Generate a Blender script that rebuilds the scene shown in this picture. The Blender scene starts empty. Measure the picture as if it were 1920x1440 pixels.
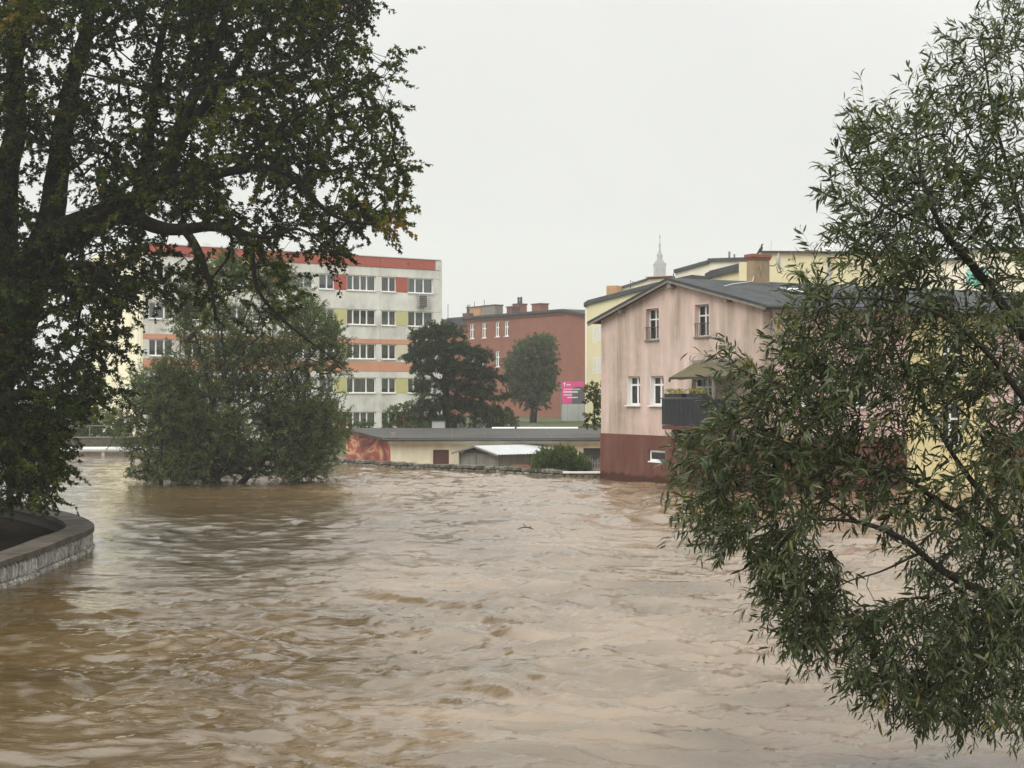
import bpy, bmesh, math, random
import numpy as np
from mathutils import Vector, Matrix, noise as mnoise
from mathutils.geometry import tessellate_polygon

random.seed(7)
S = bpy.context.scene
C = S.collection
R = math.radians

# ------------------------------------------------------------------ camera, sky, sun, exposure
F, CX, HY, EYE = 2774.0, 960.0, 745.0, 4.0
cam = bpy.data.cameras.new('camera')
cam.sensor_width = 36.0
cam.lens = 36.0 * F / 1920.0
cam.shift_y = (HY - 720.0) / 1920.0
cam.clip_start, cam.clip_end = 0.1, 5000
camo = bpy.data.objects.new('camera', cam)
C.objects.link(camo)
camo.location = (0, 0, EYE)
camo.rotation_euler = (R(90), 0, 0)
S.camera = camo

SUN_EL, SUN_AZ = R(45), R(-35)         # azimuth measured from +Y towards +X ; behind the camera, left
world = bpy.data.worlds.new('World')
S.world = world
world.use_nodes = True
wn, wl = world.node_tree.nodes, world.node_tree.links
wn.clear()
wout = wn.new('ShaderNodeOutputWorld')
wbg = wn.new('ShaderNodeBackground')
sky = wn.new('ShaderNodeTexSky')
sky.sky_type = 'NISHITA'
sky.sun_disc = False
sky.sun_elevation = SUN_EL
sky.sun_rotation = R(215)
sky.dust_density = 4.0
smul = wn.new('ShaderNodeVectorMath'); smul.operation = 'SCALE'; smul.inputs['Scale'].default_value = 0.10
wl.new(sky.outputs[0], smul.inputs[0])
wtc = wn.new('ShaderNodeTexCoord')
wno = wn.new('ShaderNodeTexNoise')
wno.inputs['Scale'].default_value = 2.4
wno.inputs['Detail'].default_value = 4
wl.new(wtc.outputs['Generated'], wno.inputs['Vector'])
wra = wn.new('ShaderNodeValToRGB')
wra.color_ramp.elements[0].position = 0.3
wra.color_ramp.elements[0].color = (0.83, 0.835, 0.815, 1)
wra.color_ramp.elements[1].position = 0.7
wra.color_ramp.elements[1].color = (0.955, 0.955, 0.925, 1)
wl.new(wno.outputs[0], wra.inputs[0])
wmx = wn.new('ShaderNodeMixRGB')
wmx.inputs[0].default_value = 0.95     # closed cloud deck over the clear sky
wl.new(smul.outputs[0], wmx.inputs[1])
wl.new(wra.outputs[0], wmx.inputs[2])
# an overcast deck is brighter overhead than at the horizon
wsx = wn.new('ShaderNodeSeparateXYZ'); wl.new(wtc.outputs['Generated'], wsx.inputs[0])
wpw = wn.new('ShaderNodeMath'); wpw.operation = 'POWER'; wpw.inputs[1].default_value = 2.4; wpw.use_clamp = True
wl.new(wsx.outputs[2], wpw.inputs[0])
wel = wn.new('ShaderNodeMapRange'); wel.inputs[1].default_value = 0.0; wel.inputs[2].default_value = 1.0
wel.inputs[3].default_value = 0.60; wel.inputs[4].default_value = 2.5
wl.new(wpw.outputs[0], wel.inputs[0])
wsc = wn.new('ShaderNodeVectorMath'); wsc.operation = 'SCALE'
wl.new(wmx.outputs[0], wsc.inputs[0]); wl.new(wel.outputs[0], wsc.inputs['Scale'])
wl.new(wsc.outputs[0], wbg.inputs[0])
wbg.inputs[1].default_value = 1.0
wl.new(wbg.outputs[0], wout.inputs[0])

sl = bpy.data.lights.new('sun', 'SUN')
sl.energy = 1.5
sl.angle = R(40)
sl.color = (1.0, 0.97, 0.92)
so = bpy.data.objects.new('sun', sl)
C.objects.link(so)
so.location = (0, 0, 60)
so.rotation_euler = (R(45), 0, R(-35))

S.view_settings.view_transform = 'Standard'
S.view_settings.look = 'None'
S.view_settings.exposure = 0.55
S.view_settings.gamma = 1.0
S.view_settings.use_curve_mapping = False
S.cycles.use_denoising = True
S.cycles.max_bounces = 6
S.cycles.diffuse_bounces = 3
S.cycles.glossy_bounces = 3
S.cycles.transparent_max_bounces = 8
S.cycles.volume_bounces = 2
S.cycles.use_adaptive_sampling = True
S.cycles.adaptive_threshold = 0.02


# ------------------------------------------------------------------ helpers
def at(px, py, Y):
    return Vector(((px - CX) / F * Y, Y, EYE + (HY - py) / F * Y))


def ground_at(px, py, z=0.0):
    Y = (EYE - z) * F / (py - HY)
    return Vector(((px - CX) / F * Y, Y, z))


def tag(o, label=None, cat=None, group=None, kind=None):
    if label: o['label'] = label
    if cat: o['category'] = cat
    if group: o['group'] = group
    if kind: o['kind'] = kind
    return o


def empty(name, loc=(0, 0, 0), rz=0.0):
    o = bpy.data.objects.new(name, None)
    C.objects.link(o)
    o.location = loc
    o.rotation_euler = (0, 0, rz)
    o.empty_display_size = 0.2
    return o


def link(name, me, mat=None, parent=None):
    if mat is not None and not me.materials:
        me.materials.append(mat)
    o = bpy.data.objects.new(name, me)
    C.objects.link(o)
    if parent is not None:
        o.parent = parent
    return o


class MB:
    def __init__(s):
        s.v, s.f = [], []

    def add(s, vs, fs):
        n = len(s.v)
        s.v += [tuple(p) for p in vs]
        s.f += [tuple(i + n for i in f) for f in fs]
        return s

    def box(s, x0, x1, y0, y1, z0, z1):
        return s.add([(x0, y0, z0), (x1, y0, z0), (x1, y1, z0), (x0, y1, z0),
                      (x0, y0, z1), (x1, y0, z1), (x1, y1, z1), (x0, y1, z1)],
                     [(3, 2, 1, 0), (4, 5, 6, 7), (0, 1, 5, 4), (1, 2, 6, 5), (2, 3, 7, 6), (3, 0, 4, 7)])

    def mbox(s, mp, a0, a1, b0, b1, d0, d1):
        """box in wall coordinates: a along, b up, d depth inward"""
        vs = [mp(a, b, d) for d in (d0, d1) for b in (b0, b1) for a in (a0, a1)]
        return s.add(vs, [(0, 1, 3, 2), (5, 4, 6, 7), (4, 0, 2, 6), (1, 5, 7, 3), (2, 3, 7, 6), (4, 5, 1, 0)])

    def prism(s, poly, mp, d0, d1):
        n = len(poly)
        vs = [mp(a, b, d0) for a, b in poly] + [mp(a, b, d1) for a, b in poly]
        fs = [tuple(range(n)), tuple(range(2 * n - 1, n - 1, -1))]
        fs += [((i + 1) % n, i, n + i, n + (i + 1) % n) for i in range(n)]
        return s.add(vs, fs)

    def tube(s, pts, rad, n=8, cap=True, wob=0.0):
        pts = [Vector(p) for p in pts]
        m = len(pts)
        if not hasattr(rad, '__len__'):
            rad = [rad] * m
        base = len(s.v)
        ref = None
        for i, p in enumerate(pts):
            t = (pts[min(i + 1, m - 1)] - pts[max(i - 1, 0)]).normalized()
            if ref is None:
                ref = t.orthogonal().normalized()
            ref = (ref - t * ref.dot(t))
            if ref.length < 1e-6: ref = t.orthogonal()
            ref.normalize()
            b = t.cross(ref)
            for k in range(n):
                a = 2 * math.pi * k / n
                r = rad[i] * (1 + (wob * mnoise.noise(p * 1.3 + Vector((k * 2.1, 0, 0))) if wob else 0))
                q = p + ref * (math.cos(a) * r) + b * (math.sin(a) * r)
                s.v.append(tuple(q))
        for i in range(m - 1):
            for k in range(n):
                a, b2 = base + i * n + k, base + i * n + (k + 1) % n
                s.f.append((a, b2, b2 + n, a + n))
        if cap:
            s.f.append(tuple(base + k for k in range(n))[::-1])
            s.f.append(tuple(base + (m - 1) * n + k for k in range(n)))
        return s

    def lathe(s, prof, n=16, cx=0, cy=0):
        base = len(s.v)
        for r, z in prof:
            for k in range(n):
                a = 2 * math.pi * k / n
                s.v.append((cx + r * math.cos(a), cy + r * math.sin(a), z))
        for i in range(len(prof) - 1):
            for k in range(n):
                a, b = base + i * n + k, base + i * n + (k + 1) % n
                s.f.append((a, b, b + n, a + n))
        return s

    def build(s, name, mat, parent=None, smooth=False, bevel=0.0):
        me = bpy.data.meshes.new(name)
        me.from_pydata(s.v, [], s.f)
        bm = bmesh.new(); bm.from_mesh(me)
        bmesh.ops.recalc_face_normals(bm, faces=bm.faces[:])
        if bevel > 0:
            bmesh.ops.bevel(bm, geom=bm.edges[:], offset=bevel, segments=1, affect='EDGES', profile=0.5)
        bm.to_mesh(me); bm.free()
        if smooth:
            me.polygons.foreach_set('use_smooth', [True] * len(me.polygons))
        return link(name, me, mat, parent)


def ident(a, b, d):
    return (a, d, b)


# ------------------------------------------------------------------ materials
def newmat(name):
    m = bpy.data.materials.new(name)
    m.use_nodes = True
    nt = m.node_tree
    p = nt.nodes['Principled BSDF']
    return m, nt, nt.nodes, nt.links, p


def noise_node(nd, lk, scale, detail=4, rough=0.55, stretch=(1, 1, 1), coord='Object', dist=0.0):
    tc = nd.new('ShaderNodeNewGeometry' if coord == 'Position' else 'ShaderNodeTexCoord')
    mp = nd.new('ShaderNodeMapping')
    mp.inputs['Scale'].default_value = stretch
    lk.new(tc.outputs[coord], mp.inputs[0])
    t = nd.new('ShaderNodeTexNoise')
    t.inputs['Scale'].default_value = scale
    t.inputs['Detail'].default_value = detail
    t.inputs['Roughness'].default_value = rough
    t.inputs['Distortion'].default_value = dist
    lk.new(mp.outputs[0], t.inputs['Vector'])
    return t


def ramp(nd, lk, src, stops):
    r = nd.new('ShaderNodeValToRGB')
    e = r.color_ramp.elements
    while len(e) < len(stops): e.new(0.5)
    for k, (p, c) in enumerate(stops):
        e[k].position = p
        e[k].color = (*c, 1) if len(c) == 3 else c
    lk.new(src, r.inputs[0])
    return r


def surf(name, col, var=0.12, scale=3.0, rough=0.8, bump=0.0, bscale=40.0, spec=0.3, metal=0.0, streak=None, streak2=None, stretch=(1, 1, 1), coord='Object', rand=0.0):
    """plain weathered surface; streak = (colour, amount, x-scale, z-scale) water marks running down"""
    m, nt, nd, lk, p = newmat(name)
    n = noise_node(nd, lk, scale, 5, 0.6, stretch, coord)
    lo = tuple(c * (1 - var) for c in col); hi = tuple(min(1, c * (1 + var)) for c in col)
    r = ramp(nd, lk, n.outputs[0], [(0.3, lo), (0.7, hi)])
    out = r.outputs[0]
    if rand:                                            # every piece its own shade of the stone
        oi = nd.new('ShaderNodeObjectInfo')
        mr = nd.new('ShaderNodeMapRange'); mr.inputs[3].default_value = 1 - rand; mr.inputs[4].default_value = 1 + rand
        lk.new(oi.outputs['Random'], mr.inputs[0])
        sv = nd.new('ShaderNodeVectorMath'); sv.operation = 'SCALE'
        lk.new(out, sv.inputs[0]); lk.new(mr.outputs[0], sv.inputs['Scale']); out = sv.outputs[0]
    for sk_ in (streak, streak2):
        if not sk_: continue
        sc, amt, sx, sz = sk_
        n2 = noise_node(nd, lk, 1.0, 6, 0.65, (sx, sx, sz), dist=0.35)
        n3 = noise_node(nd, lk, 0.27 + 0.1 * sx, 4, 0.6)
        mul = nd.new('ShaderNodeMath'); mul.operation = 'MULTIPLY'
        r2 = ramp(nd, lk, n2.outputs[0], [(0.36, (0, 0, 0)), (0.64, (amt, amt, amt))])
        r3 = ramp(nd, lk, n3.outputs[0], [(0.33, (0.1, 0.1, 0.1)), (0.58, (1, 1, 1))])
        lk.new(r2.outputs[0], mul.inputs[0]); lk.new(r3.outputs[0], mul.inputs[1])
        mx = nd.new('ShaderNodeMixRGB')
        lk.new(mul.outputs[0], mx.inputs[0]); lk.new(out, mx.inputs[1]); mx.inputs[2].default_value = (*sc, 1)
        out = mx.outputs[0]
    lk.new(out, p.inputs['Base Color'])
    p.inputs['Roughness'].default_value = rough
    p.inputs['Specular IOR Level'].default_value = spec
    p.inputs['Metallic'].default_value = metal
    if bump:
        nb = noise_node(nd, lk, bscale, 4, 0.6, coord=coord)
        b = nd.new('ShaderNodeBump'); b.inputs['Strength'].default_value = bump; b.inputs['Distance'].default_value = 0.02
        lk.new(nb.outputs[0], b.inputs['Height']); lk.new(b.outputs[0], p.inputs['Normal'])
    return m


def leafmat(name, stops, rough=0.45, trans=0.25, spec=0.4):
    m, nt, nd, lk, p = newmat(name)
    a = nd.new('ShaderNodeAttribute'); a.attribute_name = 'tint'
    r = ramp(nd, lk, a.outputs['Fac'], stops)
    lk.new(r.outputs[0], p.inputs['Base Color'])
    p.inputs['Roughness'].default_value = rough
    p.inputs['Specular IOR Level'].default_value = spec
    t = nd.new('ShaderNodeBsdfTranslucent')
    br = nd.new('ShaderNodeMixRGB'); br.blend_type = 'MULTIPLY'; br.inputs[0].default_value = 1
    lk.new(r.outputs[0], br.inputs[1]); br.inputs[2].default_value = (1.3, 1.5, 0.7, 1)
    lk.new(br.outputs[0], t.inputs[0])
    mx = nd.new('ShaderNodeMixShader'); mx.inputs[0].default_value = trans
    lk.new(p.outputs[0], mx.inputs[1]); lk.new(t.outputs[0], mx.inputs[2])
    lk.new(mx.outputs[0], nd['Material Output'].inputs[0])
    return m


M = {}
M['glass'], _nt, _nd, _lk, _p = newmat('window_glass')
_gl = _nd.new('ShaderNodeBsdfGlossy'); _gl.inputs['Roughness'].default_value = 0.02
_tr = _nd.new('ShaderNodeBsdfTransparent'); _tr.inputs[0].default_value = (0.82, 0.86, 0.86, 1)
_fr = _nd.new('ShaderNodeFresnel'); _fr.inputs[0].default_value = 1.6
_ms = _nd.new('ShaderNodeMixShader')
_lk.new(_fr.outputs[0], _ms.inputs[0]); _lk.new(_tr.outputs[0], _ms.inputs[1]); _lk.new(_gl.outputs[0], _ms.inputs[2])
_lk.new(_ms.outputs[0], _nd['Material Output'].inputs[0])
M['white'] = surf('white_window_frame', (0.78, 0.78, 0.76), 0.05, 4, 0.45)
M['sill'] = surf('pale_sill', (0.70, 0.69, 0.66), 0.08, 5, 0.6)
M['curtain'] = surf('net_curtain', (0.55, 0.55, 0.53), 0.1, 3, 0.9)
M['curtain_dark'] = surf('dark_grey_blind', (0.28, 0.28, 0.27), 0.1, 3, 0.9)  # second, darker grey for blinds, inner walls and slabs
M['concrete'] = surf('facade_concrete', (0.70, 0.69, 0.63), 0.08, 0.5, 0.85, 0.05, 30, streak=((0.33, 0.32, 0.29), 0.7, 0.8, 0.35))
M['redpanel'] = surf('red_panel', (0.36, 0.092, 0.065), 0.08, 1.2, 0.7)
M['yelpanel'] = surf('lime_panel', (0.50, 0.47, 0.22), 0.06, 1.2, 0.75, streak=((0.42, 0.42, 0.25), 0.4, 1.5, 0.4))
M['cream3'] = surf('pale_yellow_panel', (0.58, 0.54, 0.40), 0.06, 1.2, 0.75)
M['orange'] = surf('salmon_band', (0.58, 0.28, 0.17), 0.08, 0.9, 0.75, streak=((0.42, 0.26, 0.2), 0.5, 1.2, 0.4))
M['creamgable'] = surf('cream_render', (0.86, 0.81, 0.60), 0.04, 0.3, 0.85, streak=((0.58, 0.53, 0.38), 0.5, 0.8, 0.12))
M['pink'] = surf('stained_pink_render', (0.66, 0.50, 0.45), 0.10, 0.7, 0.85, 0.08, 25, streak=((0.29, 0.22, 0.155), 1.0, 0.95, 0.11), streak2=((0.36, 0.33, 0.27), 0.55, 2.6, 0.16))
M['pinkclean'] = surf('pale_pink_render', (0.64, 0.46, 0.42), 0.05, 0.8, 0.85, 0.06, 25, streak=((0.45, 0.36, 0.32), 0.4, 1.5, 0.15))
M['yellowwall'] = surf('yellow_render', (0.68, 0.58, 0.30), 0.05, 0.8, 0.85, streak=((0.5, 0.45, 0.3), 0.4, 1.2, 0.15))
M['socle'] = surf('oxblood_socle_paint', (0.155, 0.062, 0.045), 0.18, 1.5, 0.7, 0.06, 25, streak=((0.10, 0.05, 0.04), 0.5, 1.5, 0.3))
M['socle'] = surf('oxblood_socle_paint', (0.130, 0.042, 0.030), 0.22, 1.2, 0.75, 0.06, 25, spec=0.15, streak=((0.085, 0.045, 0.035), 0.7, 1.2, 0.3), streak2=((0.20, 0.11, 0.09), 0.5, 2.2, 0.2))
_nt = M['socle'].node_tree; _nd, _lk = _nt.nodes, _nt.links; _p = _nd['Principled BSDF']
_g = _nd.new('ShaderNodeNewGeometry'); _sx = _nd.new('ShaderNodeSeparateXYZ'); _lk.new(_g.outputs['Position'], _sx.inputs[0])
_wn = noise_node(_nd, _lk, 1.6, 4, 0.6)
_ad = _nd.new('ShaderNodeMath'); _ad.operation = 'MULTIPLY_ADD'; _ad.inputs[1].default_value = -0.7
_lk.new(_wn.outputs[0], _ad.inputs[0]); _lk.new(_sx.outputs[2], _ad.inputs[2])
_wr = ramp(_nd, _lk, _ad.outputs[0], [(0.0, (0.45, 0.42, 0.38)), (0.12, (1, 1, 1))])
_src = _p.inputs['Base Color'].links[0].from_socket
_mm = _nd.new('ShaderNodeMixRGB'); _mm.blend_type = 'MULTIPLY'; _mm.inputs[0].default_value = 1
_lk.new(_src, _mm.inputs[1]); _lk.new(_wr.outputs[0], _mm.inputs[2]); _lk.new(_mm.outputs[0], _p.inputs['Base Color'])
M['roofgrey'] = surf('grey_roofing_felt', (0.055, 0.058, 0.062), 0.25, 1.2, 0.85, 0.2, 30, spec=0.08)
M['rooftrim'] = surf('weathered_wood_trim', (0.20, 0.18, 0.16), 0.2, 4, 0.75)
M['brick'] = surf('red_brick_wall', (0.23, 0.095, 0.066), 0.14, 0.6, 0.9, 0.1, 20, streak=((0.17, 0.075, 0.05), 0.5, 0.5, 0.3))
M['brickdark'] = surf('dark_brick', (0.13, 0.06, 0.05), 0.2, 2, 0.9)
M['ochre'] = surf('ochre_brick', (0.48, 0.27, 0.12), 0.15, 3, 0.85, streak=((0.2, 0.15, 0.1), 0.6, 2, 0.5))
M['ybrick'] = surf('chimney_render', (0.34, 0.245, 0.14), 0.2, 2.5, 0.85, 0.2, 14, streak=((0.22, 0.17, 0.11), 0.9, 2.5, 0.8))
M['yelblock'] = surf('yellow_block_render', (0.62, 0.56, 0.36), 0.05, 0.4, 0.85, streak=((0.52, 0.46, 0.28), 0.4, 0.9, 0.15))
M['creamblock'] = surf('cream_block_render', (0.72, 0.68, 0.54), 0.05, 0.4, 0.85, streak=((0.55, 0.5, 0.4), 0.4, 0.9, 0.2))
M['garage'] = surf('cream_garage_render', (0.80, 0.73, 0.55), 0.06, 0.8, 0.85, streak=((0.42, 0.36, 0.25), 0.6, 1.2, 0.5))
M['felt'] = surf('patched_roof_felt', (0.055, 0.052, 0.048), 0.35, 0.5, 0.7, 0.1, 12, spec=0.2, stretch=(0.5, 1.5, 1))
M['darkmetal'] = surf('dark_metal', (0.035, 0.036, 0.04), 0.2, 5, 0.5, spec=0.4)
M['anthracite'] = surf('anthracite_cladding', (0.020, 0.023, 0.029), 0.2, 4, 0.5, spec=0.2)
M['awning'] = surf('olive_awning_cloth', (0.105, 0.088, 0.050), 0.12, 3, 0.9)
M['greywood'] = surf('silvered_boards', (0.20, 0.195, 0.17), 0.25, 3, 0.85, 0.2, 20, stretch=(1, 1, 0.2))
M['tin'] = surf('pale_corrugated_sheet', (0.36, 0.375, 0.38), 0.08, 2, 0.4, spec=0.5)
M['stone'] = surf('grey_granite', (0.27, 0.255, 0.225), 0.65, 9, 0.85, 1.0, 14, coord='Position', rand=0.3)
M['mstone'] = surf('mossy_stone', (0.12, 0.11, 0.085), 0.55, 5, 0.9, 0.8, 14, coord='Position', rand=0.4)
M['coping'] = surf('weathered_coping', (0.062, 0.050, 0.038), 0.55, 2.4, 0.8, 0.9, 14, coord='Position', rand=0.12)
M['mortar'] = surf('wet_mortar', (0.022, 0.02, 0.018), 0.3, 6, 0.9)
M['soil'] = surf('wet_soil', (0.016, 0.013, 0.010), 0.5, 3, 1.0, 0.6, 8, spec=0.0)
M['grass'] = surf('rough_grass', (0.06, 0.075, 0.03), 0.5, 0.8, 0.95, 0.5, 5)
M['bark'] = surf('wet_dark_bark', (0.016, 0.014, 0.011), 0.4, 6, 0.9, 0.8, 18, stretch=(1, 1, 0.3), spec=0.05)
M['willowbark'] = surf('willow_bark', (0.026, 0.022, 0.017), 0.35, 12, 0.85, 0.5, 30, spec=0.2)
M['pinebark'] = surf('pine_bark', (0.020, 0.019, 0.015), 0.3, 5, 0.9)
M['plume'] = surf('black_plumage', (0.018, 0.017, 0.018), 0.2, 20, 0.6)
M['dish'] = surf('off_white_enamel', (0.55, 0.53, 0.50), 0.05, 4, 0.4)
M['pipe'] = surf('galvanised_pipe_jacket', (0.62, 0.63, 0.62), 0.06, 2, 0.35, spec=0.5)
M['greenpanel'] = surf('turquoise_panel', (0.18, 0.52, 0.42), 0.06, 2, 0.6)
M['stonespire'] = surf('pale_tower_stone', (0.13, 0.13, 0.125), 0.1, 0.3, 0.9)
M['magenta'] = surf('magenta_print', (0.62, 0.06, 0.24), 0.05, 2, 0.5)
M['signdark'] = surf('charcoal_print', (0.09, 0.085, 0.095), 0.1, 2, 0.5)
M['signtext'] = surf('white_print', (0.75, 0.72, 0.73), 0.02, 2, 0.5)
M['greyhoard'] = surf('grey_sheet_hoarding', (0.36, 0.37, 0.36), 0.12, 0.8, 0.6)
M['paleblue'] = surf('pale_grey_render', (0.55, 0.54, 0.53), 0.06, 0.6, 0.85)
M['skylight'] = surf('frosted_skylight', (0.85, 0.86, 0.87), 0.02, 2, 0.15, spec=0.6)
M['terracotta'] = surf('terracotta_slab', (0.24, 0.09, 0.06), 0.15, 3, 0.8)

# mural of flames and reds on the garage end
M['mural'], _nt, _nd, _lk, _p = newmat('garage_mural_paint')
_n = noise_node(_nd, _lk, 0.42, 4, 0.62, (1, 0.5, 1.5), dist=1.2)
_r = ramp(_nd, _lk, _n.outputs[0], [(0.34, (0.05, 0.035, 0.03)), (0.42, (0.22, 0.055, 0.045)), (0.48, (0.36, 0.075, 0.065)),
                                    (0.53, (0.44, 0.22, 0.10)), (0.58, (0.52, 0.37, 0.22)), (0.63, (0.34, 0.06, 0.065)), (0.72, (0.16, 0.15, 0.04))])
_lk.new(_r.outputs[0], _p.inputs['Base Color']); _p.inputs['Roughness'].default_value = 0.7

# leaf materials (tint 0..1)
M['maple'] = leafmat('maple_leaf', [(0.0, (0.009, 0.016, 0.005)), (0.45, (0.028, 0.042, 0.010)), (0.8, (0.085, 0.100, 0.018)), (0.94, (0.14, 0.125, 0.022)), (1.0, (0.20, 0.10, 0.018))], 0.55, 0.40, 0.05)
M['willow'] = leafmat('willow_leaf', [(0.0, (0.017, 0.027, 0.009)), (0.55, (0.050, 0.066, 0.024)), (0.9, (0.110, 0.128, 0.062)), (1.0, (0.15, 0.13, 0.03))], 0.32, 0.30, 0.28)
M['midwillow'] = leafmat('goat_willow_leaf', [(0.0, (0.034, 0.050, 0.016)), (0.6, (0.088, 0.115, 0.042)), (0.95, (0.16, 0.185, 0.075)), (1.0, (0.18, 0.17, 0.05))], 0.55, 0.30, 0.08)
M['pine'] = leafmat('pine_needle', [(0.0, (0.020, 0.030, 0.016)), (1.0, (0.055, 0.080, 0.036))], 0.6, 0.1, 0.04)
M['lime'] = leafmat('hazed_tree_leaf', [(0.0, (0.045, 0.066, 0.036)), (1.0, (0.09, 0.12, 0.06))], 0.55, 0.2, 0.08)  # leaf colour lightened: paleness of distant haze painted in
M['shrub'] = leafmat('shrub_leaf', [(0.0, (0.03, 0.052, 0.014)), (0.8, (0.075, 0.115, 0.028)), (1.0, (0.13, 0.15, 0.035))], 0.5, 0.25, 0.08)
M['yellowplant'] = leafmat('yellow_flowers', [(0.0, (0.10, 0.13, 0.03)), (0.6, (0.30, 0.30, 0.05)), (1.0, (0.5, 0.42, 0.08))], 0.6, 0.2, 0.3)

# muddy flood water
M['water'], _nt, _nd, _lk, _p = newmat('muddy_flood_water')
_n1 = noise_node(_nd, _lk, 0.22, 4, 0.55, (0.5, 1.0, 1), dist=0.6)
_r1 = ramp(_nd, _lk, _n1.outputs[0], [(0.3, (0.050, 0.031, 0.009)), (0.7, (0.088, 0.056, 0.020))])
_aa = _nd.new('ShaderNodeAttribute'); _aa.attribute_name = 'froth_and_light'  # body tone: froth, plus light and shade painted into the colour
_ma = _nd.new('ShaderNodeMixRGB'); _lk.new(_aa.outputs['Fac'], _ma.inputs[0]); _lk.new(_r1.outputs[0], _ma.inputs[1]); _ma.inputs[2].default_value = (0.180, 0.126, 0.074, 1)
_at = _nd.new('ShaderNodeAttribute'); _at.attribute_name = 'foam'
_n4 = noise_node(_nd, _lk, 5.0, 6, 0.7, (0.5, 1.0, 1), dist=1.0)
_mu = _nd.new('ShaderNodeMath'); _mu.operation = 'MULTIPLY'
_rf = ramp(_nd, _lk, _n4.outputs[0], [(0.30, (0, 0, 0)), (0.66, (1, 1, 1))])
_lk.new(_at.outputs['Fac'], _mu.inputs[0]); _lk.new(_rf.outputs[0], _mu.inputs[1])
_mx = _nd.new('ShaderNodeMixRGB'); _lk.new(_mu.outputs[0], _mx.inputs[0]); _lk.new(_ma.outputs[0], _mx.inputs[1]); _mx.inputs[2].default_value = (0.42, 0.34, 0.25, 1)
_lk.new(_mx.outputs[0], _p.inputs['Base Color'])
_rr = ramp(_nd, _lk, _mu.outputs[0], [(0.0, (0.025, 0.025, 0.025)), (1.0, (0.4, 0.4, 0.4))])
_lk.new(_rr.outputs[0], _p.inputs['Roughness'])
_p.inputs['IOR'].default_value = 1.7
_p.inputs['Specular IOR Level'].default_value = 0.5
_nA = noise_node(_nd, _lk, 2.2, 6, 0.62, (0.42, 1.0, 1), dist=1.1)
_nB = noise_node(_nd, _lk, 8.0, 5, 0.65, (0.26, 1.0, 1), dist=0.9)
_nA.noise_type = 'RIDGED_MULTIFRACTAL'; _nA.inputs['Scale'].default_value = 1.3; _nA.inputs['Lacunarity'].default_value = 2.1
_bA = _nd.new('ShaderNodeBump'); _bA.inputs['Strength'].default_value = 1.0; _bA.inputs['Distance'].default_value = 0.03
_bB = _nd.new('ShaderNodeBump'); _bB.inputs['Strength'].default_value = 1.0; _bB.inputs['Distance'].default_value = 0.012
_lk.new(_nA.outputs[0], _bA.inputs['Height']); _lk.new(_nB.outputs[0], _bB.inputs['Height'])
_lk.new(_bA.outputs[0], _bB.inputs['Normal']); _lk.new(_bB.outputs[0], _p.inputs['Normal'])


# ------------------------------------------------------------------ ground and water
def hash2(ix, iy, seed):
    h = (ix.astype(np.int64) * 374761393 + iy.astype(np.int64) * 668265263 + seed * 974634777) & 0xFFFFFFFF
    h = ((h ^ (h >> 13)) * 1274126177) & 0xFFFFFFFF
    return ((h ^ (h >> 16)) & 0xFFFF) / 65535.0 * 2 * np.pi


def perlin(x, y, seed):
    ix, iy = np.floor(x), np.floor(y)
    fx, fy = x - ix, y - iy
    u = fx * fx * fx * (fx * (fx * 6 - 15) + 10); v = fy * fy * fy * (fy * (fy * 6 - 15) + 10)
    def g(dx, dy):
        a = hash2(ix + dx, iy + dy, seed)
        return np.cos(a) * (fx - dx) + np.sin(a) * (fy - dy)
    a = g(0, 0) * (1 - u) + g(1, 0) * u
    b = g(0, 1) * (1 - u) + g(1, 1) * u
    return (a * (1 - v) + b * v) * 1.5


def grid_mesh(name, X, Y, Z):
    ny, nx = X.shape
    me = bpy.data.meshes.new(name)
    co = np.stack([X, Y, Z], -1).reshape(-1, 3).astype(np.float32)
    i = np.arange(ny * nx).reshape(ny, nx)
    q = np.stack([i[:-1, :-1], i[:-1, 1:], i[1:, 1:], i[1:, :-1]], -1).reshape(-1, 4).astype(np.int32)
    me.vertices.add(len(co)); me.vertices.foreach_set('co', co.ravel())
    me.loops.add(q.size); me.loops.foreach_set('vertex_index', q.ravel())
    me.polygons.add(len(q)); me.polygons.foreach_set('loop_start', np.arange(0, q.size, 4, dtype=np.int32))
    me.polygons.foreach_set('use_smooth', np.ones(len(q), dtype=bool))
    me.update(calc_edges=True)
    return me


def bank_y(x):
    return np.interp(x, [-700, -22, -12, -10, 1.0, 4.5, 6, 12, 40, 700], [104, 104, 92, 87.5, 77.5, 84, 86, 92, 110, 110])


gx = np.concatenate([np.linspace(-700, -60, 14), np.linspace(-56, 60, 80), np.linspace(80, 700, 14)])
gy = np.concatenate([np.linspace(-80, 60, 12), np.linspace(66, 150, 80), np.linspace(165, 1240, 20)])
X, Y = np.meshgrid(gx, gy)
D = Y - bank_y(X)
Z = np.where(D < 0, -1.6, np.interp(D, [0, 1.5, 8, 20, 60, 400], [-0.9, -0.25, -0.15, 1.2, 1.6, 3.0]))
ground = link('ground', grid_mesh('ground', X, Y, Z + 0.06 * perlin(X * 0.3, Y * 0.3, 3)), M['grass'])
tag(ground, kind='structure')

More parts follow.
